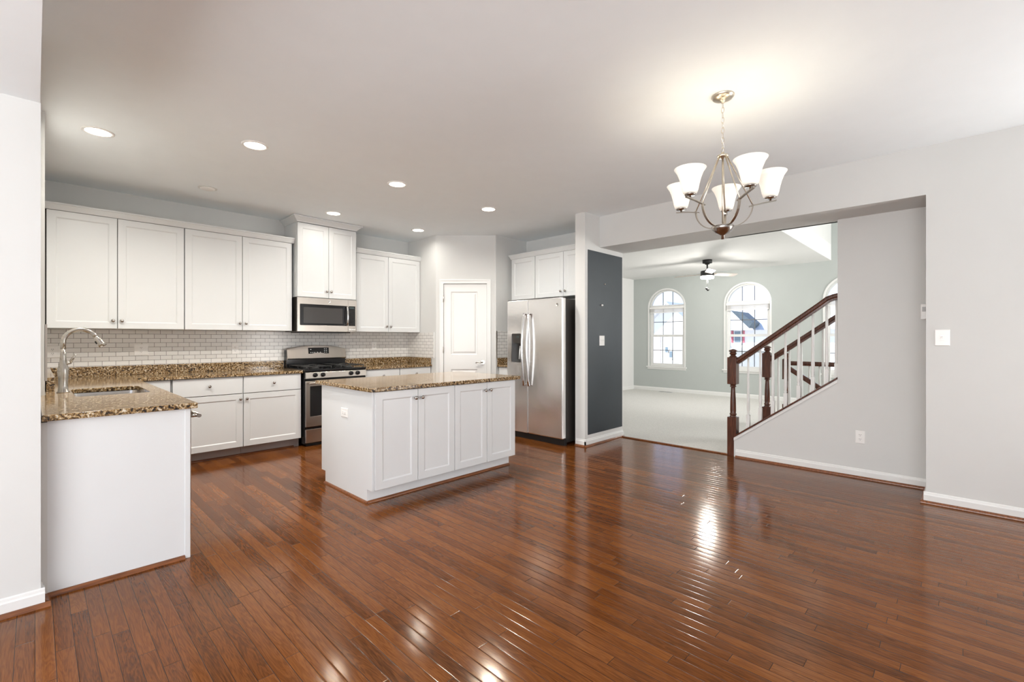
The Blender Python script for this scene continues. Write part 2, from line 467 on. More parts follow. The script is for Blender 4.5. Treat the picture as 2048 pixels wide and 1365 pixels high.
# pantry closet: two returns and the diagonal
struct('wall_pantry_left', MB().box(4.012, 4.10, 5.426, YB, 0, CE), 'wall_paint')
struct('wall_pantry_right', MB().box(4.602, 5.25, 4.80, 4.90, 0, CE), 'wall_paint')
DP = Vector((4.012, 5.426, 0)); DQ = Vector((4.602, 4.82, 0)); DU = (DQ-DP).normalized(); DN = Vector((-DU.y, DU.x, 0))   # DN points into the closet
DLEN = (DQ-DP).length
if DN.y < 0: DN = -DN
def TD(u, d, v):
    p = DP + DU*u - DN*d; return (p.x, p.y, v)
def TD2(u, v, t): return TD(u, t, v)
d0, d1, dh = .107, .729, 2.055
mb = MB().plate([(0, 0), (d0, 0), (d0, dh), (d1, dh), (d1, 0), (DLEN, 0), (DLEN, CE), (0, CE)], [], TD2, 0, -.10)
struct('wall_pantry_diagonal', mb, 'wall_paint')
struct('wall_fridge', MB().box(5.25, 5.32, 3.315, 4.90, 0, CE), 'wall_paint')
struct('wall_living_return', MB().box(5.25, 5.37, 4.90, 6.1, 0, CE), 'living_white')
struct('wall_wing', MB().box(4.485, 5.32, 3.175, 3.315, 0, CE), 'wall_paint')
struct('ceiling_beam', MB().box(XR, 5.34, .21, 3.175, HS, CE), 'wall_paint')
struct('wall_right', MB().box(XR, XS+.12, -2.6, .21, 0, CE), 'wall_paint')
mb = MB().prism([(1.765, 0), (1.765, .205), (.845, .885), (.845, HS), (.21, HS), (.21, 0)], 'x', XS, XS+.12)
struct('wall_stair', mb, 'wall_paint')
struct('wall_stair_upper', MB().box(5.22, 5.34, -2.6, .21, CE, CE+.2).box(5.30, 5.34, .21, 1.85, HS+.0, CE+.12), 'wall_paint')
struct('wall_left', MB().box(-2.98, -2.86, -2.6, 3.24, 0, .30).box(-2.98, -2.86, -2.6, 3.24, 2.2, HS).box(-2.98, -2.86, -2.6, -2.2, .3, 2.2).box(-2.98, -2.86, 2.4, 3.24, .3, 2.2), 'wall_paint')
struct('wall_behind', MB().box(-2.98, -2.65, -2.68, -2.56, 0, CE).box(-.25, 5.3, -2.68, -2.56, 0, CE).box(-2.65, -.25, -2.68, -2.56, 2.17, CE), 'wall_paint')
struct('wall_stairwell_end', MB().box(5.22, XF+.1, -2.72, -2.6, 0, 5.2), 'living_paint')
# frames of the glazing behind the camera
def glazing(name, horizontal, a0, a1, z0, z1, pos, n):
    m = MB()
    def bx(u0, u1, v0, v1, d):
        if horizontal: m.box(u0, u1, pos-d, pos+d, v0, v1)
        else: m.box(pos-d, pos+d, u0, u1, v0, v1)
    bx(a0, a1, z0, z0+.08, .03); bx(a0, a1, z1-.08, z1, .03)
    for i in range(n+1):
        c = a0+.05+(a1-a0-.1)*i/n; bx(c-.05, c+.05, z0, z1, .03)
    struct(name, m, 'trim_white')
glazing('window_4', True, -2.65, -.25, 0, 2.17, -2.62, 3)
glazing('window_6', False, -2.4, -.6, .3, 2.3, 4.775, 2)  # added frame around the right lamp panel; the wall behind is solid
glazing('window_5', False, -2.2, 2.4, .3, 2.2, -2.92, 3)
# living room
struct('wall_living_left', MB().box(5.37, XF+.1, 5.95, 6.1, 0, CE), 'living_white')
def arch(yc, hw=.44, z0=.60, zs=2.03, rise=.41, n=20):
    pts = [(yc-hw, z0), (yc+hw, z0)]
    for i in range(n+1):
        a = PI*i/n; pts.append((yc+hw*math.cos(a), zs+rise*math.sin(a)))
    return pts
TX = lambda u, v, t: (t, u, v)
WY = (5.085, 3.285, 1.46)
struct('wall_living_far', MB().plate([(-2.6, 0), (6.1, 0), (6.1, 5.2), (-2.6, 5.2)], [arch(y) for y in WY], TX, XF, XF+.14), 'living_paint')

# ------------------------------------------------------------------ baseboards and shoe mouldings
def run(p, q, side, h=.084, t=.014, z0=0.0):
    """baseboard from p to q; side = outward normal"""
    m = MB(); p = Vector((p[0], p[1], 0)); q = Vector((q[0], q[1], 0)); n = Vector((side[0], side[1], 0))
    prof = [(0, 0), (t, 0), (t, h*.72), (t*.55, h*.80), (t*.45, h*.93), (0, h)]
    A = [m.bm.verts.new(p + n*a + Vector((0, 0, b+z0))) for a, b in prof]; B = [m.bm.verts.new(q + n*a + Vector((0, 0, b+z0))) for a, b in prof]
    m.bm.faces.new(A); m.bm.faces.new(B[::-1])
    for i in range(len(prof)): m.bm.faces.new((A[i], B[i], B[(i+1) % len(prof)], A[(i+1) % len(prof)]))
    return m
def shoe(p, q, side, off=.014, r=.019):
    m = MB(); p = Vector((p[0], p[1], 0)); q = Vector((q[0], q[1], 0)); n = Vector((side[0], side[1], 0))
    prof = [(off, 0)] + [(off + r*math.cos(a), r*math.sin(a)) for a in (0, PI/8, PI/4, 3*PI/8, PI/2)]
    A = [m.bm.verts.new(p + n*a + Vector((0, 0, b))) for a, b in prof]; B = [m.bm.verts.new(q + n*a + Vector((0, 0, b))) for a, b in prof]
    m.bm.faces.new(A); m.bm.faces.new(B[::-1])
    for i in range(len(prof)): m.bm.faces.new((A[i], B[i], B[(i+1) % len(prof)], A[(i+1) % len(prof)]))
    return m
T_ = .014; R_ = .033
def base(name, p, q, side, sh=True, z0=0.0, e0=0, e1=0):
    p = Vector(p); q = Vector(q); u = (q-p).normalized()
    struct('baseboard_'+name, run(p-u*e0*T_, q+u*e1*T_, side, z0=z0), 'trim_white')
    if sh: struct('trim_shoe_'+name, shoe(p-u*e0*R_, q+u*e1*R_, side), 'shoe_wood')
base('near_left', (-2.86, 3.12), (.019, 3.12), (0, -1), e1=1)
base('near_end', (.019, 3.12), (.019, 3.205), (1, 0))
base('right', (XR, -2.56), (XR, .21), (-1, 0), e1=1)
base('right_step', (XR, .21), (XS, .21), (0, 1), sh=True)
base('stair', (XS, .21), (XS, 1.745), (-1, 0))
base('wing_end', (4.485, 3.175), (4.485, 3.30), (-1, 0), e0=1)
base('wing_front', (4.485, 3.175), (5.32, 3.175), (0, -1), e0=1)
base('living_left', (5.37, 5.95), (XF, 5.95), (0, -1), sh=False, z0=.012)
base('living_far', (XF, -2.6), (XF, 5.95), (-1, 0), sh=False, z0=.012)
base('living_return', (5.37, 3.32), (5.37, 5.95), (1, 0), sh=False, z0=.012)

# ------------------------------------------------------------------ tiles
struct('wall_tiles_back', MB().box(.05, 4.006, YB-.008, YB, .985, 1.352), 'tile_x')
struct('wall_tiles_pantry', MB().box(4.004, 4.012, 5.475, YB-.008, .985, 1.352), 'tile_y')
struct('wall_tiles_fridge', MB().box(4.615, 5.25, 4.792, 4.80, .985, 1.375), 'tile_x')
struct('wall_tiles_left', MB().box(.045, .053, 4.31, YB-.008, .985, 1.352), 'tile_y')
struct('trim_tile_edge', MB().box(.043, .056, 4.300, 4.312, .985, 1.356), 'toe_grey')
struct('trim_tile_edge.001', MB().box(4.000, 4.012, 5.468, 5.476, .985, 1.356), 'trim_white')
struct('trim_tile_edge.002', MB().box(4.606, 4.616, 4.788, 4.80, .985, 1.378), 'nickel')

# ------------------------------------------------------------------ cabinets
def knob(parent, T, u, v, mat='nickel_dark'):
    o0 = T(u, 0, v); o1 = T(u, 1, v)
    dx, dy = o1[0]-o0[0], o1[1]-o0[1]
    prof = [(.006, 0), (.006, .006), (.0045, .010), (.0045, .014), (.012, .018), (.0155, .023), (.0145, .028), (.009, .031), (.002, .032)]
    if abs(dx) > .5: pr = [(r, z*dx) for r, z in prof]; ax = 'x'
    else: pr = [(r, z*dy) for r, z in prof]; ax = 'y'
    return MB().lathe(pr, o0, 14, ax).build('knob', mat, parent, label='small round nickel knob')
def door(parent, T, u0, u1, v0, v1, kn=None, stile=.062, name='door', th=.019, mat='cabinet_white'):
    # T must be the frame plane of the box; the door stands th proud of it
    g = .0028
    m = MB().nested(T, u0+g, u1-g, v0, v1, [(0, .001), (0, th), (stile-.004, th), (stile+.006, th-.007)])
    o = m.build(name, mat, parent, bevel=.0012)
    if kn:
        Tk = lambda u, d, v: T(u, d+th, v)
        knob(o, Tk, *kn)
    return o
def drawer(parent, T, u0, u1, v0, v1, kn=None, mat='cabinet_white'):
    g = .0028; th = .019
    o = MB().nested(T, u0+g, u1-g, v0, v1, [(0, .001), (0, th-.003), (.003, th)]).build('drawer', mat, parent)
    if kn: knob(o, lambda u, d, v: T(u, d+th, v), *kn)
    return o

UZ0, UZ1 = 1.357, 2.425
UF = YB-.31          # carcass front of the uppers
def upper(x0, x1, doors, z0, z1, yf, label, dep=None):
    t = thing('wall_cabinet', ((x0+x1)/2, YB, z0), label, 'cabinet')
    MB().box(x0, x1, yf, YB-.002, z0, z1).build('body', 'cabinet_white', t, bevel=.001)
    MB().box(x0+.006, x1-.006, yf-.0012, yf, z0+.004, z1-.004).build('gap_shade', 'gap_dark', t)  # dark sheet behind the doors, paints the shade in their gaps
    return t
tA = upper(.048, 1.084, None, UZ0, UZ1, UF, 'white two-door wall cabinet at the far left, above the faucet', None)
door(tA, FY(UF-.001), .068, .552, UZ0+.003, UZ1-.012, (.518, UZ0+.078)); door(tA, FY(UF-.001), .552, 1.084, UZ0+.003, UZ1-.012, (.583, UZ0+.078))
tB = upper(1.088, 2.168, None, UZ0, UZ1, UF, 'white two-door wall cabinet directly left of the microwave', None)
door(tB, FY(UF-.001), 1.088, 1.628, UZ0+.003, UZ1-.012, (1.598, UZ0+.08)); door(tB, FY(UF-.001), 1.628, 2.166, UZ0+.003, UZ1-.012, (1.660, UZ0+.08))
TF = YB-.385
tC = upper(2.196, 2.955, None, 1.772, 2.676, TF, 'tall white two-door cabinet reaching the ceiling above the microwave', None)
door(tC, FY(TF-.001), 2.198, 2.583, 1.775, 2.668, (2.556, 1.856)); door(tC, FY(TF-.001), 2.583, 2.953, 1.775, 2.668, (2.612, 1.856))
tD = upper(2.985, 4.010, None, UZ0, UZ1, UF, 'white two-door wall cabinet between microwave and pantry door wall', None)
door(tD, FY(UF-.001), 2.990, 3.476, UZ0+.003, UZ1-.012, (3.440, UZ0+.08)); door(tD, FY(UF-.001), 3.476, 4.006, UZ0+.003, UZ1-.012, (3.506, UZ0+.08))
# crown mouldings: profile climbs outwards
def crown(parent, x0, x1, yf, z0, h, out, left, right, mat='cabinet_white'):
    m = MB()
    a = [(x0-left*.004, yf-.004), (x1+right*.004, yf-.004)]; b = [(x0-left*out, yf-out), (x1+right*out, yf-out)]
    lv = [(0.0, .004), (.012, .010), (h*.75, out*.82), (h*.80, out), (h, out)]
    rings = []
    for z, o in lv:
        pts = [(x0-left*o, YB-.004), (x0-left*o, yf-o), (x1+right*o, yf-o), (x1+right*o, YB-.004)]
        rings.append([m.bm.verts.new((x, y, z0+z)) for x, y in pts])
    for r0, r1 in zip(rings, rings[1:]):
        for i in range(4): m.bm.faces.new((r0[i], r0[(i+1) % 4], r1[(i+1) % 4], r1[i]))
    m.bm.faces.new(rings[0][::-1]); m.bm.faces.new(rings[-1])
    return m
tag(crown(None, .046, 2.190, UF-.02, UZ1-.008, .062, .030, 0, 0).build('crown_moulding', 'cabinet_white'), 'long white crown moulding over the two left wall cabinets', 'moulding')
tag(crown(None, 2.196, 2.955, TF-.02, 2.678, .066, .060, 1, 1).build('crown_moulding', 'cabinet_white'), 'white crown moulding touching the ceiling over the tall cabinet', 'moulding')
tag(crown(None, 2.985, 4.011, UF-.02, UZ1-.008, .062, .030, 0, 0).build('crown_moulding', 'cabinet_white'), 'short white crown moulding over the cabinet left of the pantry', 'moulding')
# over the fridge
FX = 4.87
def fridgecab(y0, y1, label):
    t = thing('wall_cabinet', (5.25, (y0+y1)/2, 1.823), label, 'cabinet')
    MB().box(FX, 5.249, y0, y1, 1.823, 2.425).build('body', 'cabinet_white', t, bevel=.001)
    MB().box(FX-.0012, FX, y0+.006, y1-.006, 1.827, 2.42).build('gap_shade', 'gap_dark', t)  # dark backing that paints shade between these doors
    return t
tE = fridgecab(4.276, 4.735, 'white single-door wall cabinet over the left of the refrigerator')
door(tE, FXm(FX-.001), 4.278, 4.731, 1.826, 2.415)
tF = fridgecab(3.318, 4.272, 'white two-door wall cabinet over the refrigerator beside the wing wall')
door(tF, FXm(FX-.001), 3.778, 4.272, 1.826, 2.415, (3.815, 1.893)); door(tF, FXm(FX-.001), 3.322, 3.778, 1.826, 2.415, (3.741, 1.893))
m = MB()
rings = []
for z, o in [(0.0, .004), (.012, .010), (.047, .026), (.050, .032), (.062, .032)]:
    rings.append([m.bm.verts.new(p+(2.417+z,)) for p in ((5.249, 4.735+o), (FX-.02-o, 4.735+o), (FX-.02-o, 3.317), (5.249, 3.317))])
for r0, r1 in zip(rings, rings[1:]):
    for i in range(4): m.bm.faces.new((r0[i], r0[(i+1) % 4], r1[(i+1) % 4], r1[i]))
m.bm.faces.new(rings[0][::-1]); m.bm.faces.new(rings[-1])
tag(m.build('crown_moulding', 'cabinet_white'), 'white crown moulding over the cabinets above the refrigerator', 'moulding')

# base cabinets on the back wall
BF = YB-.585       # carcass front
KZ = .105
def basecab(x0, x1, label, toe=True):
    t = thing('base_cabinet', ((x0+x1)/2, YB, 0), label, 'cabinet')
    MB().box(x0, x1, BF, YB-.002, KZ, CT-.032).build('body', 'cabinet_white', t, bevel=.001)
    MB().box(x0+.004, x1-.004, BF-.0012, BF, KZ+.003, CT-.036).build('gap_shade', 'gap_dark', t)  # dark sheet painting the shade between doors and drawers
    MB().box(x0, x1, BF+.065, BF+.08, 0, KZ+.001).build('toe_kick', 'toe_grey', t)
    return t
DZ0, DZ1, WZ = KZ+.002, .672, .678
def unit(t, x0, x1, side):
    xm = (x0+x1)/2
    drawer(t, FY(BF-.001), x0, x1, WZ, CT-.037, (xm, .773))
    door(t, FY(BF-.001), x0, x1, DZ0, DZ1, (x1-.028 if side > 0 else x0+.03, .618))
t1 = basecab(.66, .925, 'white corner base cabinet left of the drawer cabinets')
drawer(t1, FY(BF-.001), .70, .922, WZ, CT-.037); door(t1, FY(BF-.001), .70, .922, DZ0, DZ1)
t2 = basecab(.93, 1.556, 'white base cabinet with drawer and door beside the peninsula end')
unit(t2, .935, 1.556, 1)
t3 = basecab(1.558, 2.168, 'white base cabinet with drawer and door directly left of the range')
unit(t3, 1.560, 2.166, -1)
t4 = basecab(2.975, 3.488, 'white base cabinet with plain drawer directly right of the range')
unit(t4, 2.978, 3.486, 1)
t5 = basecab(3.490, 4.008, 'white base cabinet with plain drawer next to the pantry wall')
unit(t5, 3.492, 4.002, -1)
struct('trim_shoe_back', shoe((.70, BF+.065), (2.11, BF+.065), (0, -1), off=0, r=.016), 'shoe_wood')
# left run, hidden behind the end panel
t6 = thing('base_cabinet', (.34, 4.4, 0), 'white sink base cabinet under the granite, between dishwasher and corner', 'cabinet')
MB().box(.05, .600, 3.86, 5.00, KZ, CT-.22).build('body', 'cabinet_white', t6)
MB().box(.50, .515, 3.86, 5.00, 0, KZ).build('toe_kick', 'toe_grey', t6)
door(t6, FXp(.601), 3.87, 4.30, DZ0, .84, (4.27, .80)); door(t6, FXp(.601), 4.30, 4.73, DZ0, .84, (4.33, .80))
door(t6, FXp(.601), 4.735, 4.99, DZ0, .84)
t7 = thing('dishwasher', (.33, 3.54, 0), 'stainless dishwasher whose front edge and bar handle show past the peninsula end', 'dishwasher')
MB().box(.06, .598, 3.245, 3.852, .10, CT-.035).build('body', 'black_matte', t7)
MB().box(.600, .638, 3.243, 3.854, .115, CT-.04).build('door', 'steel', t7, bevel=.003)
hb = MB().tube([(.688, 3.29, .800), (.688, 3.81, .800)], .012, 12)
for y in (3.31, 3.79): hb.tube([(.636, y, .800), (.688, y, .800)], .009, 10)
hb.build('handle', 'nickel_dark', t7)
MB().box(.52, .535, 3.245, 3.852, 0, .10).build('kick_plate', 'black_matte', t7)
# peninsula end panel
pn = thing('end_panel', (.33, 3.21, 0), 'smooth white end panel closing the peninsula below the granite', 'panel')
MB().box(.042, .606, 3.208, 3.240, .0, CT-.032).build('board', 'panel_white', pn)
MB().box(.600, .626, 3.200, 3.242, .0, CT-.032).build('edge_strip', 'panel_white', pn, bevel=.002)
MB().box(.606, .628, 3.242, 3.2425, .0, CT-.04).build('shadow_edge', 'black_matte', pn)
struct('trim_shoe_peninsula', shoe((.042, 3.208), (.600, 3.208), (0, -1), off=0, r=.019), 'shoe_wood')

# cabinet beside the fridge
t8 = thing('base_cabinet', (4.93, 4.56, 0), 'narrow white base cabinet in the corner left of the refrigerator', 'cabinet')
MB().box(4.665, 5.249, 4.34, 4.79, KZ, CT-.032).build('body', 'cabinet_white', t8)
MB().box(4.73, 4.745, 4.34, 4.79, 0, KZ).build('toe_kick', 'toe_grey', t8)
drawer(t8, FXm(4.664), 4.345, 4.785, WZ, CT-.037); door(t8, FXm(4.664), 4.345, 4.785, DZ0, DZ1)

# ------------------------------------------------------------------ countertops
TZ = lambda u, v, t: (u, v, t)
def rrect(x0, x1, y0, y1, r, n=5):
    pts = []
    for cx, cy, a0 in ((x1-r, y1-r, 0), (x0+r, y1-r, PI/2), (x0+r, y0+r, PI), (x1-r, y0+r, 3*PI/2)):
        for i in range(n+1):
            a = a0 + PI/2*i/n; pts.append((cx+r*math.cos(a), cy+r*math.sin(a)))
    return pts
SK = (.182, .562, 4.035, 4.655)
ct = thing('countertop', (.35, 4.6, CT-.03), 'brown speckled granite worktop, L-shaped, on the peninsula and left of the range', 'countertop')
MB().plate([(.022, 3.165), (.655, 3.165), (.655, 5.52), (2.180, 5.52), (2.180, YB-.003), (.047, YB-.003), (.047, 4.31), (.022, 4.31)],
           [rrect(*SK, .05)], TZ, CT-.031, CT).build('slab', 'granite', ct, bevel=.004)
MB().box(.055, 2.178, YB-.024, YB-.003, CT, .988).build('backsplash', 'granite', ct, bevel=.002)
MB().box(.054, .098, 4.60, YB-.026, CT, .988).build('side_splash', 'granite', ct, bevel=.002)
c2 = thing('countertop', (3.5, 5.8, CT-.03), 'brown speckled granite worktop to the right of the range', 'countertop')
MB().box(2.962, 4.010, 5.52, YB-.003, CT-.031, CT).build('slab', 'granite', c2, bevel=.004)
MB().box(2.962, 4.002, YB-.024, YB-.009, CT, .988).build('backsplash', 'granite', c2, bevel=.002)
MB().box(3.984, 4.003, 5.53, YB-.026, CT, .988).build('side_splash', 'granite', c2, bevel=.002)
c3 = thing('countertop', (4.9, 4.5, CT-.03), 'small granite worktop tucked in the corner left of the refrigerator', 'countertop')
MB().box(4.62, 5.249, 4.33, 4.797, CT-.031, CT).build('slab', 'granite', c3, bevel=.004)
MB().box(4.62, 5.249, 4.772, 4.791, CT, .988).build('backsplash', 'granite', c3, bevel=.002)

# sink
sk = thing('sink', (.37, 4.35, CT-.21), 'undermounted stainless steel sink in the peninsula worktop', 'sink')
m = MB()
o_ = rrect(SK[0]-.012, SK[1]+.012, SK[2]-.012, SK[3]+.012, .06); i_ = rrect(SK[0]-.004, SK[1]+.004, SK[2]-.004, SK[3]+.004, .05); b_ = rrect(SK[0]+.01, SK[1]-.01, SK[2]+.01, SK[3]-.01, .05)
R = [[m.bm.verts.new((x, y, z)) for x, y in L_] for L_, z in ((o_, CT-.0325), (i_, CT-.033), (b_, CT-.19))]
for a, b in zip(R, R[1:]):
    for i in range(len(a)):
        f = m.bm.faces.new((a[i], a[(i+1) % len(a)], b[(i+1) % len(a)], b[i])); f.smooth = False
m.bm.faces.new(R[-1])
m.build('basin', 'steel_sink', sk)
MB().lathe([(.045, 0), (.045, .004), (.03, .005), (.025, .002)], (.37, 4.35, CT-.189), 20).build('drain', 'chrome', sk)

# faucet
fc = thing('faucet', (.135, 4.43, CT), 'tall brushed nickel gooseneck faucet standing left of the sink', 'faucet')
fx, fy = .135, 4.43
MB().lathe([(.034, 0), (.034, .004), (.028, .010), (.0245, .05), (.0265, .10), (.0305, .145), (.0290, .165), (.0235, .185), (.0180, .215), (.0160, .25), (.0155, .30)], (fx, fy, CT), 24).build('body', 'faucet_nickel', fc)
pts = [(fx, fy, CT+.30)]
for i in range(15):
    a = PI - i*(PI*0.86)/14
    pts.append((fx+.088+.088*math.cos(a), fy, CT+.345+.088*math.sin(a)))
neck = MB().tube(pts, .0145, 14); neck.build('neck', 'faucet_nickel', fc)
e0 = Vector(pts[-1]); dr = (Vector(pts[-1])-Vector(pts[-2])).normalized()
MB().tube([e0-dr*.004, e0+dr*.02, e0+dr*.055, e0+dr*.078], [.0150, .0175, .0215, .0225], 16).build('spray_head', 'faucet_nickel', fc)
MB().tube([e0+dr*.030+Vector((-.018, 0, -.006)), e0+dr*.052+Vector((-.021, 0, -.006))], .006, 10).build('spray_button', 'black_matte', fc)
hd = MB().tube([(fx+.012, fy-.004, CT+.195), (fx+.035, fy-.008, CT+.205)], [.012, .010], 12)
hd.tube([(fx+.033, fy-.008, CT+.20), (fx+.048, fy-.014, CT+.235), (fx+.062, fy-.02, CT+.262)], [.009, .009, .006], 12)
hd.build('lever', 'faucet_nickel', fc)

# ------------------------------------------------------------------ island
isl = thing('kitchen_island', (2.55, 3.6, 0), 'white kitchen island with four doors standing on the wood floor', 'island')
IX0, IX1, IY0, IY1 = 1.775, 3.322, 3.205, 4.085
prof = [(IY0+.075, 0), (IY1-.075, 0), (IY1-.075, .105), (IY1, .105), (IY1, CT-.033), (IY0, CT-.033), (IY0, .105), (IY0+.075, .105)]
MB().prism(prof, 'x', IX0, IX0+.019).build('side_panel', 'panel_white', isl, bevel=.001)
MB().prism(prof, 'x', IX1-.019, IX1).build('side_panel', 'panel_white', isl, bevel=.001)
MB().box(IX0+.019, IX1-.019, IY0, IY1, .105, CT-.033).build('body', 'panel_white', isl)
MB().box(IX0+.022, IX1-.022, IY0-.0012, IY0, .108, CT-.036).build('gap_shade', 'gap_dark', isl)  # painted shade for the gaps between the island doors
MB().box(IX0+.019, IX1-.019, IY0+.075, IY1-.075, 0, .106).build('toe_kick', 'panel_white', isl)
TI = FY(IY0-.001)
ed = [1.792, 2.176, 2.556, 2.940, 3.318]
for i in range(4):
    kx = ed[i+1]-.032 if i % 2 == 0 else ed[i]+.032
    door(isl, TI, ed[i], ed[i+1], .112, CT-.038, (kx, .785), mat='panel_white')
IQ = IY0+.075
struct('trim_shoe_island', shoe((IX0-.017, IQ), (IX1-.0, IQ), (0, -1), off=0, r=.017), 'shoe_wood')
struct('trim_shoe_island.001', shoe((IX0, IQ-.017), (IX0, IY1-.075), (-1, 0), off=0, r=.017), 'shoe_wood')
tag(MB().box(1.735, 3.365, 3.155, 4.125, CT-.032, CT).build('island_countertop', 'granite', bevel=.005), 'rectangular brown speckled granite worktop on the island', 'countertop')

# ------------------------------------------------------------------ outlets and switches
def outlet(T, u, v, label, w=.072, h=.116, slots=True, horizontal=False, group=None, mat='plastic_white'):
    p = T(u, 0, v)
    t = thing('wall_outlet', p, label, 'outlet', group)
    MB().nested(T, u-w/2, u+w/2, v-h/2, v+h/2, [(0, 0.0005), (0, .003), (.004, .006)]).build('cover_plate', mat, t)
    for s in (-1, 1):
        cu, cv = (u+s*.0195, v) if horizontal else (u, v+s*.0195)
        fm = MB().nested(T, cu-.0165, cu+.0165, cv-.014, cv+.014, [(0, .0055), (0, .0075), (.003, .008)])
        f = fm.build('receptacle', mat, t)
        sm = MB()
        for k in (-1, 1):
            if horizontal: sm.nested(T, cu-.003, cu+.004, cv+k*.006-.001, cv+k*.006+.001, [(0, .0079), (0, .0084)])
            else: sm.nested(T, cu+k*.006-.0012, cu+k*.006+.0012, cv-.001, cv+.008, [(0, .0079), (0, .0084)])
        sm.nested(T, cu-.002, cu+.002, cv-.009, cv-.005, [(0, .0079), (0, .0084)])
        sm.build('slots', 'slot_dark', f)
    return t
def switch(T, u, v, label, w=.072, h=.116, toggles=(0,)):
    t = thing('light_switch', T(u, 0, v), label, 'switch')
    MB().nested(T, u-w/2, u+w/2, v-h/2, v+h/2, [(0, 0.0005), (0, .003), (.004, .006)]).build('cover_plate', 'plastic_white', t)
    for k in toggles:
        MB().nested(T, u+k-.012, u+k+.012, v-.022, v+.022, [(0, .005), (0, .0065), (.002, .007)]).build('switch_frame', 'plastic_white', t)
        MB().nested(T, u+k-.004, u+k+.004, v-.004, v+.011, [(0, .0065), (.001, .016)]).build('toggle', 'plastic_white', t)
    return t
Tt = FY(YB-.008)
outlet(Tt, .115, 1.140, 'white outlet in the tiles behind the faucet', w=.116)
outlet(Tt, .770, 1.148, 'white outlet in the tiles between faucet and range, the left one', w=.116)
outlet(Tt, 1.640, 1.142, 'white outlet in the tiles just left of the range')
outlet(Tt, 3.434, 1.160, 'white outlet in the tiles right of the microwave')
outlet(FXm(IX0), 3.645, .655, 'white outlet on the left side of the island', w=.116, h=.075, horizontal=True)
outlet(FXm(XS), .674, .370, 'white outlet low on the wall under the stairs')
switch(FXm(XR), .118, 1.270, 'white toggle switch plate on the right wall', w=.086, h=.122)
switch(FY(3.173), 4.832, 1.240, 'cream switch plate on the dark board', w=.112, h=.122, toggles=(-.022, .022))
th = thing('thermostat', (XS, .245, 1.49), 'thin white thermostat on the stair wall at the corner', 'thermostat')
MB().box(XS-.022, XS, .212, .262, 1.425, 1.555).build('case', 'plastic_white', th, bevel=.004)
MB().box(XS-.024, XS-.022, .222, .252, 1.49, 1.53).build('screen', 'door_grey', th)

# dark board on the wing wall
bd = tag(MB().box(4.540, 5.300, 3.1695, 3.1745, .130, 2.315).build('magnetic_board', 'magnet_board', bevel=.001), 'tall dark grey magnetic board on the wing wall', 'board')
tag(MB().lathe([(.013, 0), (.013, -.012), (.008, -.022)], (4.822, 3.171, 1.672), 14, 'y').build('wall_sensor', 'plastic_white'), 'small white round sensor on the dark board above the switch', 'sensor')
tag(MB().lathe([(.006, 0), (.006, -.010), (.003, -.014)], (4.893, 3.171, 1.935), 12, 'y').build('wall_screw', 'nickel'), 'tiny metal screw near the top of the dark board', 'screw')

# ------------------------------------------------------------------ range
RX0, RX1, RF = 2.188, 2.954, 5.475
rg = thing('gas_range', (2.57, 5.8, 0), 'stainless and black gas range with four knobs and curved backguard', 'range')
MB().box(RX0, RX1, RF+.03, YB-.03, .03, CT-.012).build('body', 'black_gloss', rg)
MB().box(RX0+.03, RX1-.03, RF+.06, RF+.075, 0, .03).build('toe_kick', 'black_matte', rg)
MB().box(RX0-.004, RX1+.004, RF+.005, YB-.06, CT-.014, CT+.010).build('cooktop', 'black_gloss', rg, bevel=.006)
pm = MB().prism([(RF+.03, .792), (RF-.012, .797), (RF+.000, .868), (RF+.03, .876)], 'x', RX0+.002, RX1-.002)
cp = pm.build('control_panel', 'steel', rg, bevel=.002)
for x in (2.300, 2.392, 2.746, 2.833):
    k = MB().lathe([(.026, 0), (.026, -.008), (.021, -.012), (.020, -.030), (.016, -.033)], (x, RF-.004, .836), 22, 'y')
    k.box(x-.004, x+.004, RF-.045, RF-.030, .818, .854)
    k.build('knob', 'black_gloss', rg, label='black control knob')
dm = MB().plate([(RX0+.004, .232), (RX1-.004, .232), (RX1-.004, .766), (RX0+.004, .766)], [[(RX0+.055, .352), (RX1-.055, .352), (RX1-.055, .705), (RX0+.055, .705)]], lambda u, v, t: (u, t, v), RF+.0, RF+.028)
od = dm.build('oven_door', 'steel', rg, bevel=.002)
MB().box(RX0+.054, RX1-.054, RF+.003, RF+.02, .351, .706).build('window', 'black_gloss', od)
hb = MB().tube([(RX0+.03, RF-.045, .745), (RX1-.03, RF-.045, .745)], .013, 14)
for x in (RX0+.05, RX1-.05): hb.tube([(x, RF+.003, .742), (x, RF-.045, .745)], .009, 10)
hb.build('handle', 'steel', od)
MB().box(RX0+.004, RX1-.004, RF+.002, RF+.03, .045, .203).build('drawer', 'steel', rg, bevel=.003)
# backguard
MB().box(RX0, RX1, 6.055, YB-.012, CT-.01, 1.12).build('backguard_riser', 'black_gloss', rg)
m = MB(); nseg = 16; rows = []
for i in range(nseg+1):
    s = i/nseg; x = RX0+.002+(RX1-RX0-.004)*s
    top = 1.135+.045*(1-(2*s-1)**2); bulge = .012*(1-(2*s-1)**2); bot = 1.003
    rows.append([m.bm.verts.new(p) for p in ((x, 6.085, top+.002), (x, 6.048-bulge, top-.006), (x, 6.020-bulge, bot+.012), (x, 6.026-bulge, bot), (x, 6.10, bot))])
for a, b in zip(rows, rows[1:]):
    for k in range(5): m.bm.faces.new((a[k], b[k], b[(k+1) % 5], a[(k+1) % 5]))
m.bm.faces.new(rows[0]); m.bm.faces.new(rows[-1][::-1])
bgp = m.build('backguard_panel', 'steel', rg, bevel=.001)
dm = MB().prism([(6.0185, 1.070), (6.0275, 1.148), (6.040, 1.148), (6.035, 1.070)], 'x', 2.445, 2.712); dm.build('display', 'black_gloss', bgp)
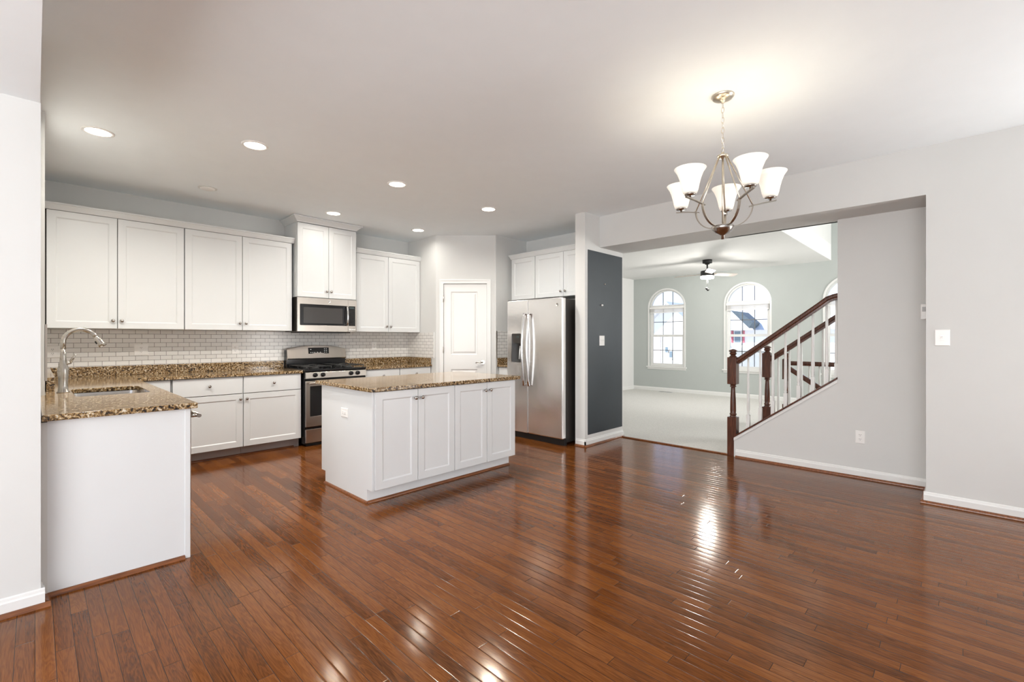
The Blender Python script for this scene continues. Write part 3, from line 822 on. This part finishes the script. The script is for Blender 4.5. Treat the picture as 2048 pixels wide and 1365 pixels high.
for x, z in ((2.475, 1.085), (2.50, 1.085), (2.525, 1.085), (2.56, 1.088), (2.60, 1.088), (2.655, 1.088), (2.68, 1.088), (2.655, 1.11), (2.68, 1.11), (2.655, 1.132), (2.68, 1.132), (2.475, 1.125)):
    y = 6.0185+(z-1.070)*.115
    MB().box(x-.006, x+.006, y-.0016, y+.002, z-.004, z+.004).build('button', 'door_grey', bgp)
# grates and burners
for bx_, by_ in ((2.36, 5.63), (2.36, 5.90), (2.78, 5.63), (2.78, 5.90)):
    MB().lathe([(.055, 0), (.055, .008), (.036, .012), (.034, .020), (.006, .022)], (bx_, by_, CT+.010), 20).build('burner', 'cast_iron', rg, label='burner with black cap')
for gx0, gx1 in ((2.215, 2.505), (2.635, 2.925)):
    g = MB(); z = CT+.040; y0, y1 = 5.50, 6.03
    for x in (gx0, gx1): g.tube([(x, y0, z), (x, y1, z)], .0055, 8)
    for y in (y0, (y0+y1)/2, y1): g.tube([(gx0, y, z), (gx1, y, z)], .0055, 8)
    xm = (gx0+gx1)/2
    for by_ in (5.63, 5.90):
        for dx, dy in ((1, 0), (-1, 0), (0, 1), (0, -1)):
            ex, ey = xm+dx*(gx1-gx0)/2, by_+dy*.13
            g.tube([(xm+dx*.03, by_+dy*.03, z+.004), (xm+dx*.09, by_+dy*.09, z+.004), (ex, ey, z)], .005, 8)
    for x in (gx0, gx1):
        for y in (y0, (y0+y1)/2, y1): g.tube([(x, y, CT+.010), (x, y, z)], .006, 8)
    g.build('grate', 'cast_iron', rg)

# ------------------------------------------------------------------ microwave
MX0, MX1, MF = 2.197, 2.957, 5.735
mw = thing('microwave', (2.58, 5.94, 1.35), 'stainless over-the-range microwave with black window', 'microwave')
MB().box(MX0+.002, MX1-.002, MF+.035, YB-.01, 1.350, 1.768).build('body', 'fridge_side', mw, bevel=.002)
MB().box(MX0+.06, MX1-.06, MF+.06, YB-.05, 1.338, 1.350).build('vent_grille', 'black_matte', mw)
m = MB().plate([(MX0, 1.352), (MX1, 1.352), (MX1, 1.768), (MX0, 1.768)], [rrect(MX0+.030, MX1-.125, 1.430, 1.686, .008, 2), rrect(MX1-.112, MX1-.020, 1.430, 1.686, .006, 2)], lambda u, v, t: (u, t, v), MF, MF+.035)
mf = m.build('front_panel', 'steel', mw, bevel=.002)
wd = MB().box(MX0+.028, MX1-.123, MF+.004, MF+.02, 1.428, 1.688).build('window', 'black_gloss', mw)
MB().box(MX0+.075, MX1-.19, MF+.0035, MF+.0045, 1.455, 1.650).build('window_screen', 'screen_dark', wd)
cp = MB().box(MX1-.114, MX1-.018, MF+.004, MF+.02, 1.428, 1.688).build('keypad', 'black_gloss', mw)
MB().box(MX1-.100, MX1-.034, MF+.0033, MF+.0045, 1.655, 1.677).build('display', 'display', cp)
for r in range(8):
    for c in range(3): MB().box(MX1-.100+c*.025, MX1-.084+c*.025, MF+.0033, MF+.0045, 1.440+r*.026, 1.446+r*.026).build('button', 'gap_dark', cp)
lb = MB()
for i, x in enumerate((0, .012, .020, .034, .042, .056, .064, .076)): lb.box(MX1-.104+x, MX1-.104+x+.006+.002*(i % 2), MF-.0006, MF+.001, 1.378, 1.390)
lb.build('lettering', 'plastic_white', mw)
MB().box(MX1-.121, MX1-.1205+.002, MF-.0008, MF+.002, 1.352, 1.768).build('door_seam', 'slot_dark', mw)
hm = MB().tube([(MX1-.142, MF+.002, 1.672), (MX1-.142, MF-.028, 1.668), (MX1-.142, MF-.040, 1.62), (MX1-.142, MF-.044, 1.555), (MX1-.142, MF-.040, 1.49), (MX1-.142, MF-.028, 1.442), (MX1-.142, MF+.002, 1.438)], .011, 12)
hm.build('handle', 'chrome', mw)
def emblem(parent, T, u, v, r, name='emblem'):
    c = T(u, 0, v); c1 = T(u, 1, v); ax = 'x' if abs(c1[0]-c[0]) > .5 else 'y'
    e = MB().lathe([(r, -.0), (r, -.002), (r*.84, -.003), (r*.80, -.0015), (r*.1, -.0015)], c, 20, ax)
    o = e.build(name, 'chrome', parent)
    # two curled letter strokes inside the ring
    s = MB()
    for k in (-1, 1):
        pts = []
        for i in range(14):
            a = i/13*PI*1.55 + (PI*.2 if k < 0 else -PI*.1)
            pts.append(T(u+k*r*.28+r*.24*math.cos(a), .0022, v+r*.34*math.sin(a)))
        s.tube(pts, r*.05, 6)
    s.build('lettering', 'slot_dark', o)
emblem(mw, FY(MF), 2.589, 1.728, .015)

# ------------------------------------------------------------------ fridge
fr = thing('refrigerator', (4.7, 3.82, 0), 'stainless side-by-side refrigerator with dispenser in the left door', 'refrigerator')
FD = 4.305
MB().box(FD+.075, 5.10, 3.372, 4.268, .03, 1.735).build('body', 'fridge_side', fr, bevel=.004)
MB().box(FD+.04, FD+.09, 3.372, 4.268, 0.0, .075).build('base_grille', 'black_matte', fr)
def fdoor(y0, y1, hole=None):
    m = MB()
    if hole: m.plate([(y0, .078), (y1, .078), (y1, 1.752), (y0, 1.752)], [hole], TX, FD, FD+.07)
    else: m.box(FD, FD+.07, y0, y1, .078, 1.752)
    return m.build('door', 'steel_fridge', fr, bevel=.012 if not hole else .006)
SEAM = 3.917
dR = fdoor(3.366, SEAM-.003)
HO = rrect(4.022, 4.197, .957, 1.335, .02, 3)
dL = fdoor(SEAM+.003, 4.277, HO)
MB().plate(rrect(4.016, 4.203, .951, 1.341, .024, 3), [rrect(4.027, 4.192, .962, 1.330, .018, 3)], TX, FD-.004, FD+.004).build('dispenser_trim', 'chrome', dL)
MB().box(FD+.055, FD+.069, 4.022, 4.197, .957, 1.335).build('dispenser_recess', 'black_matte', dL)
MB().box(FD+.006, FD+.05, 4.026, 4.193, 1.205, 1.332).build('dispenser_panel', 'fridge_side', dL)
MB().box(FD+.004, FD+.007, 4.075, 4.115, 1.275, 1.300).build('dispenser_display', 'display', dL)
MB().tube([(FD+.05, 4.085, 1.17), (FD+.03, 4.085, 1.00)], .012, 8).build('dispenser_lever', 'door_grey', dL)
def fhandle(y, parent):
    pts = []
    for i in range(13):
        s = i/12; z = .74+.90*s-.06; out = .030+.038*math.sin(PI*s)
        pts.append((FD-out, y, z))
    m = MB().tube([(FD+.004, y, pts[0][2]+.012)]+pts+[(FD+.004, y, pts[-1][2]-.012)], .0135, 12)
    m.build('handle', 'chrome', parent)
fhandle(SEAM+.040, dL); fhandle(SEAM-.040, dR)
for y in (3.40, 4.25): MB().box(FD+.02, FD+.10, y-.035, y+.035, 1.745, 1.762).build('hinge_cover', 'black_matte', fr, bevel=.004)
emblem(fr, FXm(FD), 3.447, 1.668, .018)

# ------------------------------------------------------------------ pantry door
dr1 = MB()
G = .003; ins = .0
dr1.plate([(d0+G, .008), (d1-G, .008), (d1-G, dh-.004), (d0+G, dh-.004)],
          [[(d0+.105, .22), (d1-.135, .22), (d1-.135, .825), (d0+.105, .825)], [(d0+.105, 1.035), (d1-.135, 1.035), (d1-.135, 1.94), (d0+.105, 1.94)]], TD2, -.012, -.047)
for v0, v1 in ((.22, .825), (1.035, 1.94)):
    dr1.nested(TD, d0+.105, d1-.135, v0, v1, [(-.002, -.040), (-.002, -.013), (0.0, -.013), (.010, -.024), (.022, -.024), (.045, -.015)])
do = struct('door_1', dr1, 'trim_white')
m = MB().plate([(d0-.058, 0), (d0, 0), (d0, dh), (d1, dh), (d1, 0), (d1+.058, 0), (d1+.058, dh+.058), (d0-.058, dh+.058)], [], TD2, .001, .012)
m.plate([(d0-.058, 0), (d0-.040, 0), (d0-.040, dh+.040), (d1+.040, dh+.040), (d1+.040, 0), (d1+.058, 0), (d1+.058, dh+.058), (d0-.058, dh+.058)], [], TD2, .012, .018)
struct('trim_door_casing', m, 'trim_white', bevel=.002)
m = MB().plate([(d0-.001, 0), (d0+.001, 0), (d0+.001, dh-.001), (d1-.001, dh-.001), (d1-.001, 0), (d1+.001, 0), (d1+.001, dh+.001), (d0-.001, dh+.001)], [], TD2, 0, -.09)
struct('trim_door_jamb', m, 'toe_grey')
for v in (.26, 1.06, 1.79):
    MB().tube([TD(d0+.001, .012, v), TD(d0+.001, .012, v+.09)], .007, 8).build('hinge', 'nickel', do)
hx, hz = .672, .925
c0 = Vector(TD(hx, -.012, hz)); nn = -DN
hm = MB().tube([c0, c0+nn*.008], .031, 20); hm.tube([c0, c0+nn*.045], .010, 12)
hm.tube([c0+nn*.045, c0+nn*.05-DU*.03, c0+nn*.05-DU*.06+Vector((0, 0, .004)), c0+nn*.048-DU*.10+Vector((0, 0, -.006))], [.010, .0095, .009, .007], 12)
hm.build('door_handle', 'nickel', do)

# ------------------------------------------------------------------ ceiling lamps
def downlight(x, y, label, lit=True, power=1.0):
    t = thing('ceiling_light', (x, y, CE), label, 'ceiling light')
    z = CE
    MB().lathe([(.093, 0), (.093, -.003), (.088, -.006), (.074, -.006), (.072, -.002), (.072, 0)], (x, y, z), 32, cap=False).build('trim_ring', 'plastic_white', t)
    MB().lathe([(.072, -.0035), (.0, -.0035001)], (x, y, z), 32, cap=False).build('lens', 'lamp_lens' if lit else 'plastic_white', t)
    if lit:
        d = bpy.data.lights.new('downlight_lamp', 'AREA'); d.shape = 'DISK'; d.size = .13; d.energy = CAN_W*power; d.color = WARM; d.spread = math.radians(160)
        o = bpy.data.objects.new('downlight_lamp', d); C.objects.link(o); o.parent = t; o.location = (0, 0, -.009)
    return t
for x, y, l in ((.315, 4.45, 'round recessed ceiling light at the far left, over the sink'),
                (1.178, 3.90, 'round recessed ceiling light second from the left, over the aisle'),
                (2.425, 3.90, 'round recessed ceiling light in the middle, over the island'),
                (3.620, 3.90, 'round recessed ceiling light in front of the refrigerator, the rightmost'),
                (2.462, 5.34, 'small round recessed ceiling light just above the tall cabinet'),
                (3.650, 5.34, 'small round recessed ceiling light nearest the pantry corner')):
    downlight(x, y, l, power=.17 if y > 5 else 1.0)
sd = thing('ceiling_disc', (1.186, 5.34, CE), 'unlit round white disc on the ceiling over the left cabinets', 'ceiling disc')  # round white cover plate with trim ring on the ceiling
MB().lathe([(.082, 0), (.082, -.004), (.076, -.006), (.066, -.006)], (1.186, 5.34, CE), 32).build('trim_ring', 'wall_paint', sd)
MB().lathe([(.064, -.004), (.064, -.010), (.055, -.016), (.01, -.018)], (1.186, 5.34, CE), 32).build('cover', 'plastic_white', sd)

# chandelier
cx, cy = 2.936, 1.058
ch = thing('chandelier', (cx, cy, CE), 'brushed nickel chandelier with five lit frosted bell shades', 'chandelier')
MB().lathe([(.066, 0), (.066, -.004), (.055, -.018), (.035, -.026), (.022, -.030), (.012, -.034), (.008, -.044)], (cx, cy, CE), 32).build('canopy', 'satin_nickel', ch)
cm = MB(); nl = 10; z0c, z1c = CE-.040, 2.398; Lk = (z0c-z1c)/nl
for i in range(nl):
    zc = z0c - Lk*(i+.5); pts = []
    for k in range(12):
        a = 2*PI*k/12; r1, r2 = .0085, Lk*.62
        q = (r1*math.cos(a), 0) if i % 2 == 0 else (0, r1*math.cos(a))
        pts.append((cx+q[0], cy+q[1], zc+r2*math.sin(a)))
    cm.tube(pts, .0016, 6, closed=True)
cm.build('chain', 'satin_nickel', ch)
cd = MB().tube([(cx+.006*math.sin(i*1.1), cy+.006*math.cos(i*1.3), z0c-(z0c-z1c)*i/14) for i in range(15)], .0017, 6); cd.build('cord', 'plastic_white', ch)
MB().lathe([(.006, 2.404), (.010, 2.398), (.010, 2.388), (.032, 2.384), (.034, 2.378), (.030, 2.372), (.010, 2.370), (.006, 2.360)], (cx, cy, 0), 24).build('hub', 'satin_nickel', ch)
MB().tube([(cx, cy, 2.375), (cx, cy, 1.94)], .0055, 10).build('centre_rod', 'satin_nickel', ch)
MB().lathe([(.004, 1.870), (.010, 1.872), (.010, 1.893), (.016, 1.898), (.040, 1.910), (.058, 1.930), (.064, 1.948), (.060, 1.952), (.01, 1.954)], (cx, cy, 0), 28).build('bowl', 'nickel_dark', ch)
RV = Vector((math.sin(YAW), -math.cos(YAW), 0)); AV = Vector((math.cos(YAW), math.sin(YAW), 0))
for k in range(5):
    a = math.radians(61+72*k)
    u = RV*math.cos(a) + AV*math.sin(a); c = Vector((cx, cy, 0))
    def P(r, z): return c + u*r + Vector((0, 0, z))
    am = MB(); pts = []
    for i in range(11):
        s = i/10*PI/2
        pts.append(P(.045+.125*math.sin(s), 1.945+.130*(1-math.cos(s))))
    am.tube(pts, 0, flat=(.015, .006))
    am.tube([P(.150, 2.063), P(.225, 2.080), P(.300, 2.092)], 0, flat=(.015, .006))
    arm = am.build('arm', 'nickel_arm', ch)
    MB().tube([P(.026, 2.376), P(.170, 2.072)], .0038, 8).build('strut', 'satin_nickel', arm)
    q = P(.268, 0)
    MB().lathe([(.006, 2.088), (.006, 2.103), (.030, 2.105), (.032, 2.113), (.026, 2.116), (.018, 2.118), (.018, 2.14)], (q.x, q.y, 0), 20).build('cup', 'nickel_dark', arm)
    prof = [(.012, 2.118), (.040, 2.120), (.046, 2.140), (.052, 2.170), (.061, 2.205), (.074, 2.238), (.090, 2.262), (.0875, 2.262), (.072, 2.236), (.059, 2.203), (.050, 2.170), (.044, 2.142), (.036, 2.123)]
    sh = MB().lathe(prof, (q.x, q.y, 0), 28, cap=False).build('shade', 'frosted_shade', arm, label='lit frosted glass bell shade')
    # bulb, a sub-part of the arm
    MB().lathe([(.010, 2.140), (.018, 2.155), (.024, 2.175), (.020, 2.195), (.006, 2.205)], (q.x, q.y, 0), 14).build('bulb', 'bulb_glass', arm)
    d = bpy.data.lights.new('chandelier_bulb_light', 'POINT'); d.energy = .28; d.color = (1, .88, .70); d.shadow_soft_size = .03
    o = bpy.data.objects.new('chandelier_bulb_light', d); C.objects.link(o); o.parent = ch; o.location = Vector((q.x, q.y, 2.225)) - LOC[ch.name]

# ------------------------------------------------------------------ stairs
def baluster(parent, x, y, z0, z1, mat='trim_white'):
    m = MB(); w_ = .016; hb_ = .145
    m.box(x-w_, x+w_, y-w_, y+w_, z0, z0+hb_)
    L = z1-z0
    m.lathe([(.0155, z0+hb_), (.011, z0+hb_+.006), (.016, z0+hb_+.018), (.011, z0+hb_+.030), (.0145, z0+hb_+.045), (.016, z0+hb_+.075), (.0145, z0+hb_+.16), (.0115, z0+L*.75), (.0095, z1)], (x, y, 0), 12)
    return m.build('baluster', mat, parent)
def newel(parent, x, y, z0, zt, w=.046):
    m = MB(); k = zt
    m.box(x-w, x+w, y-w, y+w, z0, k-.73)
    m.lathe([(w*.8, k-.73), (w*.62, k-.715), (w*.80, k-.70), (w*.62, k-.685), (w*.66, k-.66), (w*.62, k-.55), (w*.48, k-.43), (w*.46, k-.41), (w*.75, k-.40), (w*.55, k-.388), (w*.8, k-.375)], (x, y, 0), 18)
    m.box(x-w, x+w, y-w, y+w, k-.375, k-.085)
    m.lathe([(w*.95, k-.085), (w*.62, k-.070), (w*.50, k-.062), (w*.74, k-.052), (w*.80, k-.040), (w*.60, k-.030), (w*.95, k-.022), (w*.90, k-.012), (w*.45, k), (w*.1, k+.004)], (x, y, 0), 18)
    return m.build('newel_post', 'stair_wood', parent, bevel=.002, label='dark turned newel post')
SL = .741
def rail(parent, pts, mat='stair_wood'):
    m = MB()
    prof = [(-.022, -.030), (.022, -.030), (.024, -.012), (.031, -.002), (.031, .016), (.018, .030), (-.018, .030), (-.031, .016), (-.031, -.002), (-.024, -.012)]
    P_ = [Vector(p) for p in pts]; rings = []
    for i, p in enumerate(P_):
        t = (P_[min(i+1, len(P_)-1)]-P_[max(i-1, 0)]).normalized(); sd = t.cross(Vector((0, 0, 1))).normalized(); up = sd.cross(t)
        rings.append([m.bm.verts.new(p+sd*a+up*b) for a, b in prof])
    for a, b in zip(rings, rings[1:]):
        for k in range(len(prof)): m.bm.faces.new((a[k], a[(k+1) % len(prof)], b[(k+1) % len(prof)], b[k]))
    m.bm.faces.new(rings[0][::-1]); m.bm.faces.new(rings[-1])
    return m.build('handrail', mat, parent, bevel=.002)
XB = XS+.06
st1 = thing('stair_railing', (XB, 1.3, 0), 'dark handrail with white balusters on the near knee wall of the stairs', 'railing')
newel(st1, XB-.012, 1.790, 0, 1.148)
def capz(y): return .205+(1.765-y)*(.68/.92)
def rz(y): return 1.020+(1.745-y)*.752
rail(st1, [(XB, 1.750, rz(1.750)), (XB, 1.2, rz(1.2)), (XB, .99, rz(.99)), (XB, .93, rz(.93)+.004), (XB, .885, rz(.93)+.022), (XB, .78, rz(.93)+.045)])
for y in (1.640, 1.523, 1.404, 1.290, 1.174, 1.053, .940, .862):
    baluster(st1, XB, y, capz(y)+.012, rz(y)-.028)
cpm = MB().prism([(1.752, capz(1.752)), (1.752, capz(1.752)+.020), (.846, capz(.846)+.020), (.846, capz(.846))], 'x', XS-.018, XS+.138)
cpm.build('cap_rail', 'stair_wood', st1, bevel=.004)
cpm = MB().prism([(1.765, capz(1.765)-.002), (.846, capz(.846)-.002), (.846, capz(.846)-.030), (1.765, capz(1.765)-.030)], 'x', XS-.009, XS)
struct('trim_stair_cap', cpm, 'trim_white')
# flight
fl = MB()
for k in range(14):
    y1 = 1.60-.256*k
    fl.box(5.345, 6.20, y1-.262, y1, .012 if k < 1 else .19*k-.1, .19*(k+1))
struct('floor_stairs', fl, 'carpet_beige', bevel=.012)
XG = 6.16
st2 = thing('stair_railing', (XG, 1.3, 0), 'dark handrail and newel on the far side of the stairs', 'railing')
newel(st2, XG, 1.70, 0.012, 1.175)
def rz2(y): return 1.022+(1.654-y)*.735
rail(st2, [(XG, 1.665, rz2(1.665)), (XG, 1.0, rz2(1.0)), (XG, .3, rz2(.3))])
for y in (1.579, 1.464, 1.342, 1.235, 1.132, 1.01, .89, .76, .64, .52):
    k = int((1.60-y)/.256)
    if y < 1.60 and k < 14: baluster(st2, XG+.0, y, .19*(k+1), rz2(y)-.028)
XD = 7.50
st3 = thing('stair_railing', (XD, 1.4, 0), 'dark guard railing of the stairwell in front of the right living window', 'railing')
newel(st3, XD, 1.82, .012, 1.058, w=.044)
rail(st3, [(XD, 1.785, .915), (XD, .10, .915)])
rail(st3, [(XD-.07, 1.79, .86), (XD-.07, 1.385, .58), (XD-.07, .95, .29)])
for y in (1.66, 1.54, 1.42, 1.30, 1.18, 1.06, .94, .82, .70, .58, .46, .34, .22): baluster(st3, XD, y, .012, .890)

# ------------------------------------------------------------------ living windows
def window(idx, yc):
    xo = XF+.075
    fr_ = MB()
    def band(hw0, r0, hw1, r1, x0, x1, zb):
        out = arch(yc, hw0, zb, 2.03, r0); inn = arch(yc, hw1, zb+(hw0-hw1), 2.03, r1)
        fr_.plate(out, [inn], TX, x0, x1)
    band(.439, .409, .405, .372, xo-.03, xo+.04, .601)      # jamb frame
    fr_.box(xo-.035, xo+.04, yc-.43, yc+.43, 2.015, 2.075)   # bar under the arch
    root = struct('window_%d' % idx, fr_, 'trim_white')
    # sashes
    for z0, z1, dx in ((.635, 1.345, -.018), (1.325, 2.015, .008)):
        s = MB().plate([(yc-.405, z0), (yc+.405, z0), (yc+.405, z1), (yc-.405, z1)], [[(yc-.365, z0+.04), (yc+.365, z0+.04), (yc+.365, z1-.035), (yc-.365, z1-.035)]], TX, xo+dx, xo+dx+.024)
        so = s.build('window_sash', 'trim_white', root)
        mu = MB(); xm = xo+dx+.012
        for yy in (yc-.122, yc+.122): mu.box(xm-.004, xm+.004, yy-.008, yy+.008, z0+.04, z1-.035)
        zz = (z0+z1)/2; mu.box(xm-.004, xm+.004, yc-.365, yc+.365, zz-.008, zz+.008)
        mu.build('muntins', 'muntin_grey', so)
        MB().box(xm-.001, xm+.001, yc-.366, yc+.366, z0+.039, z1-.034).build('pane', 'window_glass', so)
    mu = MB()
    for yy in (yc-.122, yc+.122): mu.box(xo+.006, xo+.014, yy-.008, yy+.008, 2.07, 2.03+.355)
    mu.build('muntins', 'muntin_grey', root)
    ap = arch(yc, .41, 2.06, 2.062, .345)
    MB().plate(ap, [], TX, xo+.009, xo+.011).build('pane', 'window_glass', root)
    # casing on the wall, stool and apron
    cs = MB()
    o_ = arch(yc, .470, .60, 2.03, .440); i_ = arch(yc, .438, .60, 2.03, .408)
    outer = o_[:1]+[(yc-.438, .60)] if False else None
    pts = [(yc-.470, .60)] + [(yc-.470*math.cos(PI*i/20), 2.03+.440*math.sin(PI*i/20)) for i in range(21)] + [(yc+.470, .60), (yc+.436, .60)] + [(yc+.436*math.cos(PI*i/20), 2.03+.406*math.sin(PI*i/20)) for i in range(21)] + [(yc-.436, .60)]
    cs.plate(pts, [], TX, XF-.012, XF)
    cs.build('window_casing', 'trim_white', root)
    MB().box(XF-.045, XF+.04, yc-.50, yc+.50, .578, .602).box(XF-.014, XF, yc-.48, yc+.48, .530, .578).build('window_sill', 'trim_white', root)
    return root
for i, y in enumerate(WY): window(i+1, y)
def blind(yc, z0, label):
    b = thing('window_blind', (XF+.02, yc, z0), label, 'blind')
    MB().box(XF-.004, XF+.035, yc-.43, yc+.43, 1.985, 2.035).build('headrail', 'plastic_white', b, bevel=.003)
    if z0 < 1.93:
        s = MB(); z = 1.98; 
        while z > z0+.02: s.box(XF+.0, XF+.03, yc-.42, yc+.42, z-.003, z); z -= .0055
        s.build('slats', 'plastic_white', b)
    MB().box(XF-.0, XF+.03, yc-.42, yc+.42, z0, z0+.018).build('bottom_rail', 'plastic_white', b)
    m = MB()
    for yy in (-.30, 0, .30): m.tube([(XF+.015, yc+yy, 1.99), (XF+.015, yc+yy, z0+.01)], .002, 6)
    m.build('cords', 'plastic_white', b)
blind(WY[0], 1.885, 'thin white raised blind in the left arched window')
blind(WY[1], 1.875, 'white raised blind stack in the middle arched window')
blind(WY[2], 1.885, 'white raised blind in the right arched window, mostly behind the stair wall')

# ceiling fan
fnx, fny = 8.82, 3.46
fn = thing('ceiling_fan', (fnx, fny, CE), 'black three-blade ceiling fan with lit lens in the living room', 'ceiling fan')
MB().lathe([(.085, 0), (.085, -.062), (.045, -.068), (.040, -.085), (.012, -.088)], (fnx, fny, CE), 24).build('canopy', 'black_matte', fn)
MB().tube([(fnx, fny, CE-.08), (fnx, fny, 2.55)], .014, 12).build('downrod', 'black_matte', fn)
MB().lathe([(.03, 2.565), (.05, 2.545), (.112, 2.540), (.118, 2.530), (.118, 2.445), (.110, 2.440)], (fnx, fny, 0), 28).build('motor', 'black_matte', fn)
MB().lathe([(.118, 2.444), (.122, 2.420), (.112, 2.396), (.05, 2.388)], (fnx, fny, 0), 28).build('light_lens', 'fan_lens', fn)
for a0 in (254, 14, 134):
    a = math.radians(a0); u = RV*math.cos(a)+AV*math.sin(a); sd = Vector((-u.y, u.x, 0)); c = Vector((fnx, fny, 2.485))
    m = MB(); tl = math.radians(-14); up = Vector((0, 0, 1))
    sdt = sd*math.cos(tl)+up*math.sin(tl); nt_ = u.cross(sdt)
    vs = []
    for r_, hw in ((.10, .045), (.16, .062), (.60, .070), (.63, .055)):
        for k in (-1, 1):
            for h_ in (-.004, .004): vs.append(m.bm.verts.new(c+u*r_+sdt*hw*k+nt_*h_))
    for i in range(3):
        A = vs[i*4:i*4+4]; B = vs[i*4+4:i*4+8]
        for p_, q_ in ((0, 1), (1, 3), (3, 2), (2, 0)): m.bm.faces.new((A[p_], A[q_], B[q_], B[p_]))
    m.bm.faces.new((vs[0], vs[2], vs[3], vs[1])); m.bm.faces.new((vs[12], vs[13], vs[15], vs[14]))
    m.build('blade', 'fan_blade', fn)
for k, zb in ((-.02, 2.215), (.02, 2.19)):
    p = Vector((fnx, fny, 0))+RV*k*.6
    MB().tube([(p.x, p.y, 2.395), (p.x, p.y, zb)], .0012, 6).lathe([(.006, zb-.024), (.022, zb-.018), (.022, zb+.010), (.006, zb+.016)], (p.x, p.y, 0), 10).build('pull_chain', 'black_matte', fn)
d = bpy.data.lights.new('fan_lamp', 'POINT'); d.energy = 55; d.color = (1, .96, .90); d.shadow_soft_size = .08
o = bpy.data.objects.new('fan_lamp', d); C.objects.link(o); o.parent = fn; o.location = (0, 0, 2.36-CE)
# floor vent
fv = thing('floor_vent', (XF-.17, 5.05, .012), 'long dark slotted vent in the carpet under the left arched window', 'vent')
MB().box(XF-.22, XF-.12, 4.86, 5.18, .012, .018).build('grille', 'door_grey', fv)
m = MB()
for i in range(14): m.box(XF-.205, XF-.135, 4.878+i*.0215, 4.888+i*.0215, .018, .0188)
m.build('slots', 'slot_dark', fv)

# ------------------------------------------------------------------ outdoors
tag(MB().box(XF+.3, 60, -30, 45, -3.1, -3.0).build('lawn', 'lawn'), 'pale ground outside below the windows', 'ground')['kind'] = 'structure'
def house(x, y0, y1, zb, ze, zr, depth, wallm, roofm, label, gable=True):
    t = thing('house', (x+depth/2, (y0+y1)/2, zb), label, 'house')
    ym = (y0+y1)/2
    if gable:
        MB().prism([(y0, zb), (y1, zb), (y1, ze), (ym, zr), (y0, ze)], 'x', x, x+depth).build('walls', wallm, t)
        m = MB()
        for a, b in (((y0-.3, ze-.15), (ym, zr+.12)), ((ym, zr+.12), (y1+.3, ze-.15))):
            m.prism([a, b, (b[0], b[1]-.14), (a[0], a[1]-.14)], 'x', x-.3, x+depth+.3)
        m.build('roof', roofm, t)
    else:
        MB().box(x, x+depth, y0, y1, zb, ze).build('walls', wallm, t)
        MB().prism([(x-.4, ze-.05), (x+depth/2, zr), (x+depth+.4, ze-.05)], 'y', y0-.3, y1+.3).build('roof', roofm, t)
    return t
def hwin(t, x, y, z, w_, h_, shutters=False):
    f = MB().box(x-.05, x, y-w_/2-.06, y+w_/2+.06, z-.06, z+h_+.06).build('window', 'siding', t)
    MB().box(x-.06, x-.05, y-w_/2, y+w_/2, z, z+h_).build('pane', 'window_far', f)
    if shutters:
        for s in (-1, 1):
            c = y+s*(w_/2+.24); MB().box(x-.05, x, c-.16, c+.16, z-.02, z+h_+.02).build('shutter', 'shutter_red', t)
h1 = house(22, 8.9, 12.2, -3, 1.5, 3.0, 9, 'siding_cream', 'shingle', 'pale cream gabled house seen through the left arched window')
hwin(h1, 22, 10.62, .60, .14, .26); hwin(h1, 22, 10.40, .35, .14, .30)
MB().box(21.96, 22.0, 10.95, 12.1, -3, 1.45).build('brick_front', 'brick_pink', h1)
h2 = house(24, 1.5, 8.27, -3, 1.74, 5.6, 9, 'siding', 'shingle', 'white house with grey roof and red shutters seen through the middle arched window', gable=False)
hwin(h2, 24, 7.93, 1.10, .28, .54)
for yy in (8.17, 7.68): MB().box(23.95, 24, yy-.06, yy+.06, 1.08, 1.66).build('shutter', 'shutter_red', h2)
m = MB().prism([(7.86, 2.60), (7.42, 2.52), (6.90, 2.02), (7.05, 1.76)], 'x', 22.8, 23.9); m.build('gable_roof', 'shingle_dark', h2)
MB().prism([(8.2, .82), (5.0, .82), (5.0, .74), (8.2, .74)], 'x', 22.9, 24).build('porch_roof', 'shingle', h2)
